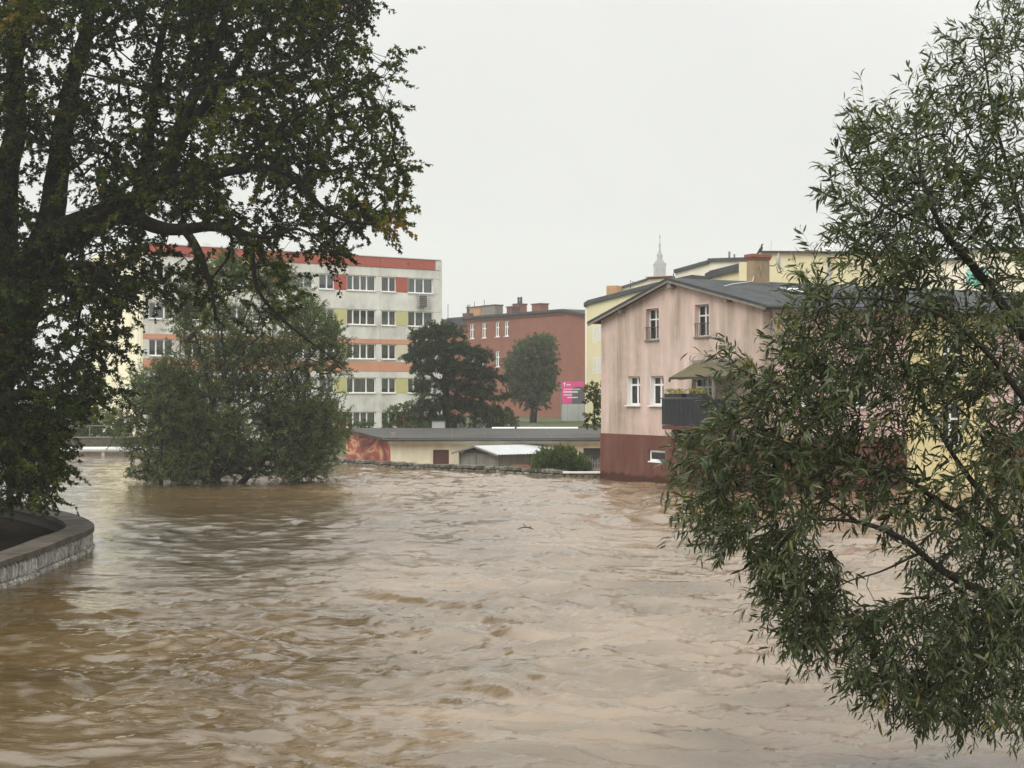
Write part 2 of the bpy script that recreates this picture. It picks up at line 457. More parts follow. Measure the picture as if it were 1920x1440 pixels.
wx = np.concatenate([np.linspace(-60, -24, 60)[:-1], np.linspace(-24, 22, 620), np.linspace(22, 60, 60)[1:]])
wy = [-22.0]
while wy[-1] < 114:
    y = wy[-1]
    wy.append(y + (1.0 if y < 6 else 0.06 + max(0, y - 12) * 0.0022))
wy = np.array(wy)
X, Y = np.meshgrid(wx, wy)
wpx = perlin(X * 0.22, Y * 0.3, 11); wpy = perlin(X * 0.22, Y * 0.3, 12)
w2x = perlin(X * 0.8 + wpx, Y * 0.95 + wpy, 13); w2y = perlin(X * 0.8 + wpx, Y * 0.95 + wpy, 14)
Xw = X + 1.0 * wpx + 0.32 * w2x                                 # swirling current
Yw = Y + 0.9 * wpy + 0.30 * w2y + 0.12 * X
act = 0.75 + 0.5 * perlin(X * 0.07, Y * 0.06, 21)              # livelier and calmer reaches
act *= np.interp(X, [-14, -10, -7, 2], [0.35, 0.6, 1.0, 1.35])
act *= np.interp(Y, [0, 20, 30, 50, 75, 100], [1.0, 1.0, 1.0, 1.15, 1.3, 1.1])
def ridge(n):
    return (1 - np.abs(n)) ** 2 - 0.45
h = 0.085 * perlin(Xw * 0.15, Yw * 0.26, 1) + 0.115 * ridge(perlin(Xw * 0.24, Yw * 0.48, 2))
h += 0.090 * ridge(perlin(Xw * 0.55, Yw * 0.95, 4)) + 0.050 * perlin(Xw * 1.0, Yw * 1.7, 5)
rr_ = ridge(perlin(Xw * 1.25, Yw * 2.6, 6))
r3_ = ridge(perlin(Xw * 2.3, Yw * 5.6, 7))
h *= np.interp(Y, [12, 20, 34], [0.62, 0.72, 1.0])
fine = np.interp(Y, [14, 24, 45], [2.0, 1.8, 0.9])              # shorter chop where the bed shelves towards the viewer
h += (0.030 * rr_ + 0.013 * r3_ + 0.012 * perlin(Xw * 2.2, Yw * 3.6, 9)) * fine
# a standing ridge of broken water across the middle
ln = Y - (25.0 + 0.10 * X + 0.8 * np.sin(X * 0.5))
h += 0.10 * np.exp(-(ln / 0.8) ** 2) * np.interp(X, [-9, -4, 3, 8], [0, 1, 1, 0]) * (0.6 + perlin(X * 0.8, Y * 0.5, 31))
h *= act
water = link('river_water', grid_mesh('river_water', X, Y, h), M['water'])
tag(water, kind='structure')
patch = np.clip(perlin(X * 0.16, Y * 0.22, 41) * 1.6 + 0.55, 0, 1) * np.interp(X, [-12, -6, 1], [0.1, 0.35, 1.0])
crest = np.clip((h / 0.16) - 0.75, 0, 1) * 0.5 * patch + np.clip((h / 0.12) - 0.4, 0, 1) * np.interp(Y, [50, 70], [0, 0.6]) * patch
fil = np.clip((rr_ - 0.42) * 7, 0, 1) * 0.55 * patch * np.clip(0.5 + perlin(Xw * 0.9, Yw * 1.1, 61) * 1.5, 0, 1)            # silty froth drawn out along the creases
fil2 = np.clip((r3_ - 0.43) * 7, 0, 1) * 0.6 * np.clip(patch * 1.5 - 0.4, 0, 1)
crest = 0.7 * np.clip(np.maximum(np.maximum(crest, fil), fil2), 0, 1)
froth_light = np.interp(X + 0.06 * (Y - 20) + 1.5 * wpx, [-9.5, -6.5, -2.0, 1.5], [0.0, 0.12, 0.6, 0.95])  # tree shade and reflection at left painted in as a darker body
froth_light = np.clip(froth_light * (0.62 + 0.6 * perlin(X * 0.2, Y * 0.3, 51) + 0.6 * perlin(Xw * 0.7, Yw * 1.5, 52)) + np.interp(Y, [35, 60, 80], [0, 0.35, 0.6]), 0, 1)  # frothy variation; far reach brightened in the colour as well
fb_ = water.data.attributes.new('froth_and_light', 'FLOAT', 'POINT')
fb_.data.foreach_set('value', froth_light.ravel().astype(np.float32))
fa = water.data.attributes.new('foam', 'FLOAT', 'POINT')
fa.data.foreach_set('value', crest.ravel().astype(np.float32))


# ------------------------------------------------------------------ windows and walls
def wall_poly(name, outline, holes, mp, mat, parent, depth=0.22):
    """a wall sheet with real openings: outline and holes in (a, b)"""
    polys = [[Vector((a, b, 0)) for a, b in outline]] + [[Vector((a, b, 0)) for a, b in h_] for h_ in holes]
    flat = [p for pl in polys for p in pl]
    tris = tessellate_polygon(polys)
    vs = [mp(p.x, p.y, 0) for p in flat] + [mp(p.x, p.y, depth) for p in flat]
    n = len(flat)
    fs = [tuple(t) for t in tris] + [tuple(i + n for i in t[::-1]) for t in tris]
    k = 0
    for pl in polys:
        m = len(pl)
        for i in range(m):
            a, b = k + i, k + (i + 1) % m
            fs.append((a, b, b + n, a + n))
        k += m
    return MB().add(vs, fs).build(name, mat, parent)


def rect(a0, a1, b0, b1):
    return [(a0, b0), (a1, b0), (a1, b1), (a0, b1)]


def window(parent, mp, a0, a1, b0, b1, splits=(), transom=None, rec=0.12, fw=0.07, curtain=None, frame='white', sill='sill', sillout=0.08, drop=0.0):
    """frame with mullions (> pane, sill, curtain)"""
    fr = MB()
    d0, d1 = rec, rec + 0.07
    fr.mbox(mp, a0, a0 + fw, b0, b1, d0, d1); fr.mbox(mp, a1 - fw, a1, b0, b1, d0, d1)
    fr.mbox(mp, a0 + fw, a1 - fw, b0, b0 + fw, d0, d1); fr.mbox(mp, a0 + fw, a1 - fw, b1 - fw, b1, d0, d1)
    xs = [a0 + fw] + [a0 + s * (a1 - a0) for s in splits] + [a1 - fw]
    for x in xs[1:-1]:
        fr.mbox(mp, x - fw * 0.75, x + fw * 0.75, b0 + fw, b1 - fw, d0 + 0.002, d1 - 0.002)
    if transom:
        zt = b0 + transom * (b1 - b0)
        fr.mbox(mp, a0 + fw, a1 - fw, zt - fw * 0.5, zt + fw * 0.5, d0 + 0.004, d1 - 0.004)
    w = fr.build('window', M[frame], parent)
    zs = [b0 + fw] + ([b0 + transom * (b1 - b0)] if transom else []) + [b1 - fw]
    for i in range(len(xs) - 1):
        for j in range(len(zs) - 1):
            g = MB(); g.mbox(mp, xs[i], xs[i + 1], zs[j], zs[j + 1], d0 + 0.03, d0 + 0.036)
            g.build('pane', M['glass'], w)
    if sill:
        s_ = MB(); s_.mbox(mp, a0 - 0.05, a1 + 0.05, b0 - 0.06, b0 - 0.003, -sillout, d0 + 0.02)
        s_.build('sill', M[sill], w)
    if curtain:
        n = max(8, int((a1 - a0) / 0.07))
        vs, fs = [], []
        zb = b0 + drop * (b1 - b0)
        for i in range(n + 1):
            a = a0 + fw + (a1 - a0 - 2 * fw) * i / n
            d = d1 + 0.08 + 0.03 * math.sin(i * 1.9) + 0.01 * math.sin(i * 0.7)
            vs += [mp(a, zb, d), mp(a, b1 - fw, d)]
        for i in range(n):
            fs.append((2 * i, 2 * i + 2, 2 * i + 3, 2 * i + 1))
        MB().add(vs, fs).build('curtain', M[curtain], w)
    return w


rnd = random.Random(3)

# ------------------------------------------------------------------ prefab apartment block
bl = empty('apartment_block', (-27.515, 110.3, 0), R(32.724))
tag(bl, 'grey five-storey slab block with red parapet and lime and salmon panels', 'building')
LEN, DEP, TOP = 25.53, 12.0, 15.48
TH = 0.28
sills = [12.66, 9.89, 7.12, 4.35, 1.58]
WH = 1.24
wides = [0.45, 5.63, 11.24, 16.86, 22.47]           # left edges of wide windows
ends = [2.35, 8.25, 13.87, 19.48, 24.86]
jl = 0.012
# spandrel panels per storey and bay
levels = [(sills[0] + WH, 14.64)] + [(sills[i + 1] + WH, sills[i]) for i in range(4)] + [(-0.5, sills[4])]
bays = [0.0, 2.95, 8.85, 14.47, 20.06 - 0.18, LEN]
for li, (z0, z1) in enumerate(levels):
    for j in range(5):
        a0, a1 = bays[j] + jl, bays[j + 1] - jl
        if li == 3:                                     # below third row: salmon band in the spandrel
            MB().box(a0, a1, 0, TH, z0 + jl, 6.10).build('concrete_panel', M['concrete'], bl)
            MB().box(a0, a1, -0.015, TH, 6.10 + jl, 6.90).build('salmon_panel', M['orange'], bl)
            MB().box(a0, a1, 0, TH, 6.90 + jl, z1 - jl).build('concrete_panel', M['concrete'], bl)
        elif li == 2:                                   # above third row
            MB().box(a0, a1, -0.015, TH, z0 + jl, 8.74).build('salmon_panel', M['orange'], bl)
            MB().box(a0, a1, 0, TH, 8.74 + jl, z1 - jl).build('concrete_panel', M['concrete'], bl)
        else:
            MB().box(a0, a1, 0, TH, z0 + jl, z1 - jl).build('concrete_panel', M['concrete'], bl)
colp = ['redpanel', 'yelpanel', 'cream3', 'yelpanel', 'redpanel']
for r_, s_ in enumerate(sills):
    z0, z1 = s_, s_ + WH
    for j in range(5):
        wa, wb = wides[j], ends[j]
        sp = (0.30, 0.63) if j in (0, 4) else (0.22, 0.47, 0.70)
        if r_ == 3: sp = (0.24, 0.68)
        cu = rnd.choice(['curtain', 'curtain', 'curtain_dark', 'curtain'])
        window(bl, ident, wa, wb, z0, z1, sp, None, 0.10, 0.075, cu, drop=rnd.choice([0, 0, 0.25, 0.45]))
        # pier to the right of the wide window, then narrow window, then coloured panel
        if j < 4:
            na, nb = wides[j + 1] - 2.46, wides[j + 1] - 1.10
            MB().box(wb + jl, na - jl, 0, TH, z0 + jl, z1 - jl).build('pier', M['concrete'], bl)
            window(bl, ident, na, nb, z0, z1, (0.52,), None, 0.10, 0.075, rnd.choice(['curtain', 'curtain_dark', None, 'curtain']), drop=rnd.choice([0, 0.3]))
            MB().box(nb + jl, wides[j + 1] - jl, -0.008, TH, z0 + jl, z1 - jl).build('coloured_panel', M[colp[r_]], bl)
    MB().box(0 + jl, wides[0] - jl, 0, TH, z0 + jl, z1 - jl).build('pier', M['concrete'], bl)
    MB().box(ends[4] + jl, LEN - jl, 0, TH, z0 + jl, z1 - jl).build('pier', M['concrete'], bl)
for j in range(5):
    a0, a1 = bays[j], bays[j + 1]
    if j == 4: a1 = LEN - 0.45
    MB().box(a0 + jl, a1 - jl, -0.05, TH, 14.64 + jl, TOP).build('parapet_panel', M['redpanel'], bl)
    MB().box((a0 + a1) / 2 - 0.06, (a0 + a1) / 2 + 0.06, -0.09, -0.052, 15.0, 15.1).build('roof_outlet', M['darkmetal'], bl)
MB().box(LEN - 0.44, LEN, -0.03, TH, 14.64 + jl, TOP - 0.02).build('corner_panel', M['concrete'], bl)
MB().box(-0.05, LEN + 0.05, -0.10, DEP + 0.05, TOP, TOP + 0.06).build('roof_flashing', M['paleblue'], bl)
MB().box(-0.22, 0, 0.0, DEP, -0.5, TOP - 0.02).build('gable_wall', M['creamgable'], bl)
MB().box(-0.26, -0.222, 0.25, 0.45, -0.5, TOP - 0.1).build('gable_edge_strip', M['concrete'], bl)
MB().box(LEN, LEN + 0.2, 0, DEP, -0.5, TOP - 0.02).build('end_wall', M['concrete'], bl)
MB().box(0, LEN, DEP - 0.2, DEP, -0.5, TOP - 0.02).build('rear_wall', M['concrete'], bl)
for z in [1.0, 3.75, 6.5, 9.3, 12.1]:
    MB().box(0.01, LEN - 0.01, TH + 0.25, DEP - 0.2, z, z + 0.15).build('floor_slab', M['concrete'], bl)
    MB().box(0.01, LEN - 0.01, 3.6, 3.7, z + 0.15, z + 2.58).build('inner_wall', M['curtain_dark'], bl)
ac = MB(); ac.box(23.3, 24.05, -0.42, -0.02, 11.5, 12.5)
aco = ac.build('air_conditioner', M['curtain_dark'], bl)
for k in range(6):
    MB().box(23.34, 24.01, -0.45, -0.422, 11.56 + k * 0.155, 11.63 + k * 0.155).build('grille_slat', M['darkmetal'], aco)
for a in (6.0, 12.4, 17.7):
    MB().box(a, a + 0.9, 4, 4.8, TOP + 0.06, TOP + 0.75).build('roof_vent', M['concrete'], bl)

# small pale building with a turquoise panel behind the far left bank
pb = empty('pavilion', (-40.5, 124, 0), R(4))
tag(pb, 'pale flat-roofed pavilion with turquoise panel behind the far left bank', 'building')
MB().box(0, 9, 0, 8, -0.5, 4.3).build('wall', M['paleblue'], pb)
MB().box(-0.3, 9.3, -0.3, 8.3, 4.3, 4.55).build('roof', M['sill'], pb)
MB().box(2.2, 4.6, -0.06, -0.003, 2.9, 4.2).build('turquoise_panel', M['greenpanel'], pb)
MB().box(5.2, 7.0, -0.06, -0.003, 1.2, 2.4).build('window', M['darkmetal'], pb)

# ------------------------------------------------------------------ pink house
ph = empty('pink_house', (4.3105, 71.6, 0), R(-63.998))
tag(ph, 'stained pink house with oxblood base rising straight from the flood', 'house')
GW, HL = 13.24, 27.0
EZ, AZ, AX = 7.72, 9.17, 6.55
SOC = 2.27
gh = [(4.17, 5.30, 6.62, 8.04), (8.27, 9.36, 6.62, 8.0), (2.49, 3.66, 3.64, 4.98), (4.55, 5.70, 3.64, 4.97), (8.05, 9.9, 2.9, 4.95)]
wall_poly('gable_wall', [(0, SOC), (GW, SOC), (GW, EZ), (AX, AZ), (0, EZ)], [rect(*h_) for h_ in gh], ident, M['pink'], ph, 0.3)
wall_poly('socle', rect(-0.03, GW + 0.03, -1.6, SOC), [rect(4.45, 5.87, 1.08, 1.62)], lambda a, b, d: (a, d - 0.03, b), M['socle'], ph, 0.33)
for k, (a0, a1, b0, b1) in enumerate(gh[:2]):
    w = window(ph, ident, a0, a1, b0, b1, (0.5,), 0.66, 0.20, 0.06, ['curtain_dark', 'curtain'][k], sill='rooftrim', frame='sill')
    rl = MB()
    for i in range(7):
        a = a0 + 0.04 + (a1 - a0 - 0.08) * i / 6
        rl.mbox(ident, a - 0.008, a + 0.008, b0 - 0.02, b0 + 0.55, -0.03, -0.014)
    rl.mbox(ident, a0 - 0.05, a1 + 0.05, b0 + 0.55, b0 + 0.58, -0.035, -0.01)
    rl.build('guard_rail', M['darkmetal'], w)
    rv = MB()
    rv.mbox(ident, a0 - 0.07, a0 - 0.002, b0, b1 + 0.07, -0.012, 0.02); rv.mbox(ident, a1 + 0.002, a1 + 0.07, b0, b1 + 0.07, -0.012, 0.02)
    rv.mbox(ident, a0 - 0.002, a1 + 0.002, b1 + 0.002, b1 + 0.07, -0.012, 0.02)
    rv.build('surround', M['pinkclean'], w)
for k, (a0, a1, b0, b1) in enumerate(gh[2:4]):
    w = window(ph, ident, a0, a1, b0, b1, (0.55,), 0.70, 0.20, 0.085, [None, 'curtain'][k], sill='white', sillout=0.12)
    lf = MB(); lf.mbox(ident, a0 + 0.001, a0 + 0.012, b0, b1, 0.0, 0.199); lf.build('reveal_lining', M['white'], w)
window(ph, ident, 8.05, 9.9, 2.9, 4.95, (0.5,), 0.75, 0.2, 0.08, 'curtain_dark', sill=None)
window(ph, ident, 4.47, 5.85, 1.1, 1.60, (), None, 0.05, 0.09, None, sill='white', sillout=0.05)
# long side wall (plane x = GW), mapping a -> local y
side = lambda a, b, d: (GW - d, a, b)
lh1 = [(1.6, 2.7, 3.6, 5.0), (4.4, 5.5, 3.6, 5.0)]
lh2 = [(9.3, 10.5, 1.95, 3.75), (9.3, 10.4, 5.0, 6.4)]
lh3 = [(13.5, 14.6, 3.6, 5.0), (16.5, 17.6, 3.6, 5.0), (19.5, 20.6, 3.6, 5.0)]
wall_poly('side_wall', rect(0.301, 7.43, SOC, EZ), [rect(*q) for q in lh1], side, M['pinkclean'], ph, 0.3)
wall_poly('side_wall', rect(7.43, 11.92, -1.6, EZ), [rect(*q) for q in lh2], lambda a, b, d: (GW + 0.12 - d, a, b), M['yellowwall'], ph, 0.4)
wall_poly('side_wall', rect(11.92, HL, SOC, EZ), [rect(*q) for q in lh3], side, M['pinkclean'], ph, 0.3)
MB().mbox(side, 0.301, 7.428, -1.6, SOC, -0.03, 0.3).build('socle', M['socle'], ph)
MB().mbox(side, 11.922, HL, -1.6, SOC, -0.03, 0.3).build('socle', M['socle'], ph)
for q in lh1 + lh3:
    window(ph, side, *q, (0.5,), 0.68, 0.2, 0.08, rnd.choice(['curtain', None, 'curtain_dark']), sill='white', sillout=0.1)
for q in lh2:
    window(ph, lambda a, b, d: (GW + 0.12 - d, a, b), *q, (0.5,), 0.62, 0.2, 0.09, None, sill='white', sillout=0.1)
for k in range(5):                                                            # arched brick head over the yellow wall's window
    a = 9.35 + k * 0.28
    MB().mbox(side, a, a + 0.24, 3.80 + 0.09 * math.sin((k + 0.5) / 5 * math.pi), 4.06 + 0.09 * math.sin((k + 0.5) / 5 * math.pi), -0.16, -0.122).build('brick', M['ochre'], ph)
MB().box(0.0, 0.3, 0.3, HL, -1.6, EZ).build('rear_wall', M['pink'], ph)
MB().box(0.3, GW - 0.3, HL - 0.3, HL, -1.6, EZ).build('end_wall', M['pink'], ph)
MB().box(0.3, GW - 0.3, 2.6, 2.7, -1.0, EZ - 0.2).build('inner_wall', M['curtain_dark'], ph)
MB().box(0.3, GW - 0.3, 0.3, HL - 0.3, 5.4, 5.6).build('floor_slab', M['curtain_dark'], ph)
# roof: two slopes with thickness
OV, SO = 0.36, 0.55
slopeL = (AZ - EZ) / AX; slopeR = (AZ - EZ) / (GW - AX)
def roof_slope(x0, z0, x1, z1, name):
    t = 0.10
    mb = MB()
    mb.add([(x0, -OV, z0), (x1, -OV, z1), (x1, HL + 0.3, z1), (x0, HL + 0.3, z0), (x0, -OV, z0 + t), (x1, -OV, z1 + t), (x1, HL + 0.3, z1 + t), (x0, HL + 0.3, z0 + t)],
           [(3, 2, 1, 0), (4, 5, 6, 7), (0, 1, 5, 4), (1, 2, 6, 5), (2, 3, 7, 6), (3, 0, 4, 7)])
    return mb.build(name, M['roofgrey'], ph)
rl_ = roof_slope(-0.75, EZ - 0.75 * slopeL + 0.03, AX, AZ + 0.03, 'roof')
rr2 = roof_slope(AX + 0.001, AZ + 0.031, GW + 0.65, EZ - 0.65 * slopeR + 0.03, 'roof')
# verge boards under the roof edge
def verge(x0, z0, x1, z1):
    mb = MB(); t = 0.11
    mb.add([(x0, -OV + 0.02, z0 - t), (x1, -OV + 0.02, z1 - t), (x1, -OV + 0.07, z1 - t), (x0, -OV + 0.07, z0 - t),
            (x0, -OV + 0.02, z0), (x1, -OV + 0.02, z1), (x1, -OV + 0.07, z1), (x0, -OV + 0.07, z0)],
           [(3, 2, 1, 0), (4, 5, 6, 7), (0, 1, 5, 4), (1, 2, 6, 5), (2, 3, 7, 6), (3, 0, 4, 7)])
    mb.build('verge_board', M['rooftrim'], ph)
verge(-0.74, EZ - 0.75 * slopeL + 0.028, AX - 0.01, AZ + 0.028)
verge(AX + 0.01, AZ + 0.028, GW + 0.64, EZ - 0.65 * slopeR + 0.028)
MB().box(AX - 0.15, AX + 0.15, -OV + 0.08, 0, AZ - 0.34, AZ - 0.12).build('ridge_beam', M['rooftrim'], ph)
for x in (2.2, 11.0):
    z = (EZ + slopeL * x) if x < AX else (EZ + slopeR * (GW - x))
    MB().box(x - 0.08, x + 0.08, -OV + 0.08, 0, z - 0.24, z - 0.09).build('purlin_end', M['rooftrim'], ph)
gt = MB().tube([(GW + 0.70, -OV, EZ - 0.1), (GW + 0.70, HL, EZ - 0.1)], 0.07, 8); gt.build('gutter', M['darkmetal'], ph)
MB().box(GW + 0.02, GW + 0.6, 0.0, HL, EZ - 0.25, EZ - 0.2).build('eaves_soffit', M['rooftrim'], ph)
MB().tube([(GW + 0.12, 0.35, EZ - 0.2), (GW + 0.12, 0.35, 0.0)], 0.05, 8).build('downpipe', M['rooftrim'], ph)
# felt roll seams on the near slope
for k in range(1, 13):
    y = k * 2.05 - 0.2
    x0, x1 = AX + 0.25, GW + 0.6
    z0, z1 = AZ + 0.13 - (x0 - AX) * slopeR, AZ + 0.13 - (x1 - AX) * slopeR
    MB().tube([(x0, y, z0), (x1, y, z1)], 0.016, 4).build('felt_seam', M['roofgrey'], rr2)
# skylight
def on_slope(x, y, up=0.0): return (x, y, AZ + 0.131 - (x - AX) * slopeR + up)
def slab_on_slope(x0, x1, y0, y1, u0, u1):
    mb = MB()
    vs = [on_slope(x, y, u) for u in (u0, u1) for (x, y) in ((x0, y0), (x1, y0), (x1, y1), (x0, y1))]
    return mb.add(vs, [(3, 2, 1, 0), (4, 5, 6, 7), (0, 1, 5, 4), (1, 2, 6, 5), (2, 3, 7, 6), (3, 0, 4, 7)])
sk = slab_on_slope(9.4, 10.6, 3.55, 4.6, 0.0, 0.12).build('skylight', M['darkmetal'], ph)
slab_on_slope(9.48, 10.52, 3.62, 4.53, 0.121, 0.135).build('pane', M['skylight'], sk)
slab_on_slope(11.7, 11.85, 3.4, 3.55, 0, 0.3).build('vent_pipe', M['darkmetal'], ph)
slab_on_slope(11.5, 11.65, 5.0, 5.15, 0, 0.3).build('vent_pipe', M['darkmetal'], ph)
# chimney with cap
ch = MB(); ch.box(6.55, 7.05, 3.9, 4.82, 8.9, 10.36)
cho = ch.build('chimney', M['ybrick'], ph, bevel=0.01)
MB().box(6.47, 7.13, 3.82, 4.90, 10.361, 10.50).build('chimney_cap', M['terracotta'], cho)
MB().box(6.51, 7.09, 3.86, 4.86, 10.25, 10.359).build('chimney_collar', M['brick'], cho)
MB().tube([(7.06, 4.0, 9.3), (7.06, 4.12, 9.7), (7.06, 4.2, 9.95), (7.06, 4.3, 9.7), (7.06, 4.36, 9.45)], 0.012, 5).build('lime_streak', M['rooftrim'], cho)
MB().tube([(7.06, 4.4, 9.75), (7.06, 4.45, 10.2)], 0.014, 5).build('lime_streak', M['rooftrim'], cho)
# cable from the chimney over the roof
MB().tube([(7.06, 3.95, 9.5), (7.1, 3.85, 9.26), (7.6, 3.1, 9.14), (8.4, 1.9, 8.98), (9.2, 0.9, 8.8)], 0.014, 4).build('cable', M['sill'], ph)

# balcony with awning on the gable
def awn(a, b, d): return (a, -d, b)
bal = MB(); bal.box(7.75, 11.6, -1.35, -0.001, 2.62, 2.80); balo = bal.build('balcony', M['socle'], ph)
for k in range(11):
    a = 7.75 + k * 0.351
    MB().box(a + 0.008, a + 0.343, -1.37, -1.34, 2.82, 3.93).build('cladding_board', M['anthracite'], balo)
for k in range(4):
    y = -1.33 + k * 0.33
    MB().box(7.73, 7.755, y + 0.004, y + 0.322, 2.82, 3.93).build('cladding_board', M['anthracite'], balo)
    MB().box(11.596, 11.62, y + 0.004, y + 0.322, 2.82, 3.93).build('cladding_board', M['anthracite'], balo)
MB().box(7.71, 11.64, -1.40, -1.30, 3.935, 3.985).build('handrail', M['darkmetal'], balo)
MB().box(7.95, 8.15, -1.0, -0.002, 1.95, 2.60).build('bracket', M['socle'], balo)
MB().box(11.2, 11.4, -1.0, -0.002, 1.95, 2.60).build('bracket', M['socle'], balo)
MB().box(11.45, 11.55, -1.25, -1.15, 2.9, 5.0).build('post', M['rooftrim'], balo)
aw = MB()
n = 10
vs, fs = [], []
for i in range(n + 1):
    for k, (d, z) in enumerate(((0.05, 5.50), (0.65, 5.20), (1.28, 4.88), (1.29, 4.74))):
        vs.append((8.3 + 4.2 * i / n, -d, z - 0.025 * math.sin(math.pi * k / 2.2) + 0.008 * math.sin(i * 2.2) * k))
for i in range(n):
    for k in range(3):
        fs.append((i * 4 + k, i * 4 + k + 1, i * 4 + 4 + k + 1, i * 4 + 4 + k))
nv = len(vs)
vs += [(x, y + 0.004, z - 0.012) for x, y, z in vs]
fs += [tuple(i + nv for i in f[::-1]) for f in fs]
awo = aw.add(vs, fs).build('awning', M['awning'], ph)
MB().tube([(8.25, -1.28, 4.84), (12.55, -1.28, 4.84)], 0.035, 8).build('front_bar', M['darkmetal'], awo)
MB().box(8.25, 12.55, -0.14, -0.002, 5.46, 5.60).build('cassette', M['rooftrim'], awo)
for a in (8.7, 12.1):
    MB().tube([(a, -0.02, 4.6), (a, -0.75, 4.95), (a, -1.26, 4.83)], 0.025, 6).build('arm', M['darkmetal'], awo)
MB().tube([(8.25, -1.28, 4.80), (8.25, -1.28, 4.66)], 0.05, 8).build('end_crank', M['darkmetal'], awo)

# hanging basket lamp under the awning
hl = MB().tube([(8.35, -0.2, 4.65), (8.35, -0.2, 4.35)], [0.01, 0.01], 5).lathe([(0.0, 4.36), (0.10, 4.30), (0.12, 4.15), (0.06, 4.05), (0, 4.04)], 10, 8.35, -0.2)
hl.build('hanging_lamp', M['brickdark'], balo)

# dish on the chimney side
sd = empty('satellite_dish', ph.matrix_basis @ Vector((7.0, 4.82, 10.0)), 0)
tag(sd, 'off-white satellite dish on an arm beside the roof chimney', 'satellite dish')
dm = MB()
prof = [(0.01, 0.0), (0.15, 0.02), (0.32, 0.08), (0.46, 0.16)]
dm.lathe(prof, 20); dm.lathe([(r, z + 0.015) for r, z in prof][::-1], 20)
dob = dm.build('dish', M['dish'], sd, smooth=True)
dob.location = (0.36, 0.1, 0.14)
dob.rotation_euler = Vector((0.94, -0.26, 0.12)).to_track_quat('Z', 'Y').to_euler()
MB().tube([(-0.02, 0, 0), (0.25, 0.08, 0), (0.36, 0.1, 0.1)], 0.022, 6).build('arm', M['darkmetal'], sd)
MB().tube([(0.36, 0.1, -0.05), (0.42, 0.02, -0.30), (0.60, -0.05, -0.36)], 0.02, 5).build('feed_arm', M['darkmetal'], sd)


# birds
def bird(name, loc, s, rz, label):
    o = empty(name, loc, rz)
    tag(o, label, 'bird')
    pts = [(-0.30, 0, -0.06), (-0.16, 0, 0.06), (-0.06, 0, 0.16), (0.02, 0, 0.27), (0.06, 0, 0.36), (0.055, 0, 0.43), (0.06, 0, 0.48), (0.10, 0, 0.50), (0.13, 0, 0.50), (0.19, 0, 0.49)]
    rad = [0.018, 0.035, 0.075, 0.085, 0.06, 0.036, 0.034, 0.036, 0.014, 0.003]
    b = MB().tube([tuple(c * s for c in p) for p in pts], [r * s for r in rad], 10).build('body', M['plume'], o, smooth=True)
    for sy in (-1, 1):
        MB().tube([(0, sy * 0.03 * s, 0.14 * s), (0.01 * s, sy * 0.035 * s, 0.0)], 0.008 * s, 5).build('leg', M['darkmetal'], o)
        MB().tube([(0.04 * s, sy * 0.06 * s, 0.33 * s), (-0.05 * s, sy * 0.085 * s, 0.18 * s), (-0.22 * s, sy * 0.04 * s, 0.02 * s)], [0.025 * s, 0.035 * s, 0.006 * s], 7).build('wing', M['plume'], b, smooth=True)
    return o
cp = ph.matrix_basis @ Vector((6.8, 4.5, 10.50))
bird('black_bird', cp, 0.95, R(20), 'upright black bird perched on the roof chimney')


# ------------------------------------------------------------------ buildings behind, as outline prisms with depth
def frame_of(pxl, Zl, pxr, Zr):
    P = Vector(((pxl - CX) / F * Zl, Zl, 0)); Q = Vector(((pxr - CX) / F * Zr, Zr, 0))
    d = (Q - P); L_ = d.length; d.normalize()
    rz = math.atan2(d.y, d.x)
    def loc(px, py):
        a = (px - CX) / F
        u = (a * P.y - P.x) / (d.x - a * d.y)
        Zz = P.y + u * d.y
        return (u, EYE - (py - HY) * Zz / F)
    def loc_in(px, py, y0):
        # same, on a plane y0 metres further in
        Pi = P + Vector((-d.y, d.x, 0)) * y0
        a = (px - CX) / F
        u = (a * Pi.y - Pi.x) / (d.x - a * d.y)
        return (u, EYE - (py - HY) * (Pi.y + u * d.y) / F)
    loc.deep = loc_in
    return P, rz, loc


# red brick tenement
P, rz, loc = frame_of(845, 185, 1096, 163)
bk = empty('brick_tenement', P, rz)
tag(bk, 'long red brick tenement with narrow white windows and rooftop chimneys', 'building')
pl = loc(845, 601); pm = loc(1058, 584); pr = loc(1110, 594)
ze = pm[1]
holes = []
for px_, y0, y1 in ((884.8, 607, 635.5), (907.5, 605, 634), (932.5, 603, 632), (949.5, 601.5, 631), (932.5, 658, 688), (907.5, 660, 690), (907.5, 718, 746), (884.8, 662, 692)):
    l_ = loc(px_ - 4.2, y1); r_ = loc(px_ + 4.2, y0)
    holes.append((l_[0], r_[0], l_[1], r_[1]))
wall_poly('wall', [(0, 0), (pr[0], 0), (pr[0], pr[1]), (pm[0], ze), (0, ze)], [rect(*h_) for h_ in holes], ident, M['brick'], bk, 0.4)
for h_ in holes:
    window(bk, ident, *h_, (0.5,), 0.62, 0.12, 0.13, None, sill='white', sillout=0.08)
bn = loc(950.5, 657); bn2 = loc(958, 690)
MB().mbox(ident, bn[0], bn2[0], bn2[1], bn[1], -0.03, 0.02).build('bricked_window', M['brickdark'], bk)
MB().box(0, pr[0], 11.6, 12, 0, ze - 0.6).build('rear_wall', M['brick'], bk)
MB().box(0, 0.4, 0.4, 11.6, 0, ze - 0.2).build('end_wall', M['brick'], bk)
MB().box(pr[0] - 0.4, pr[0], 0.4, 11.6, 0, pr[1]).build('end_wall', M['brick'], bk)
MB().box(0.4, pr[0] - 0.4, 2.2, 2.3, 0, ze - 0.8).build('inner_wall', M['darkmetal'], bk)
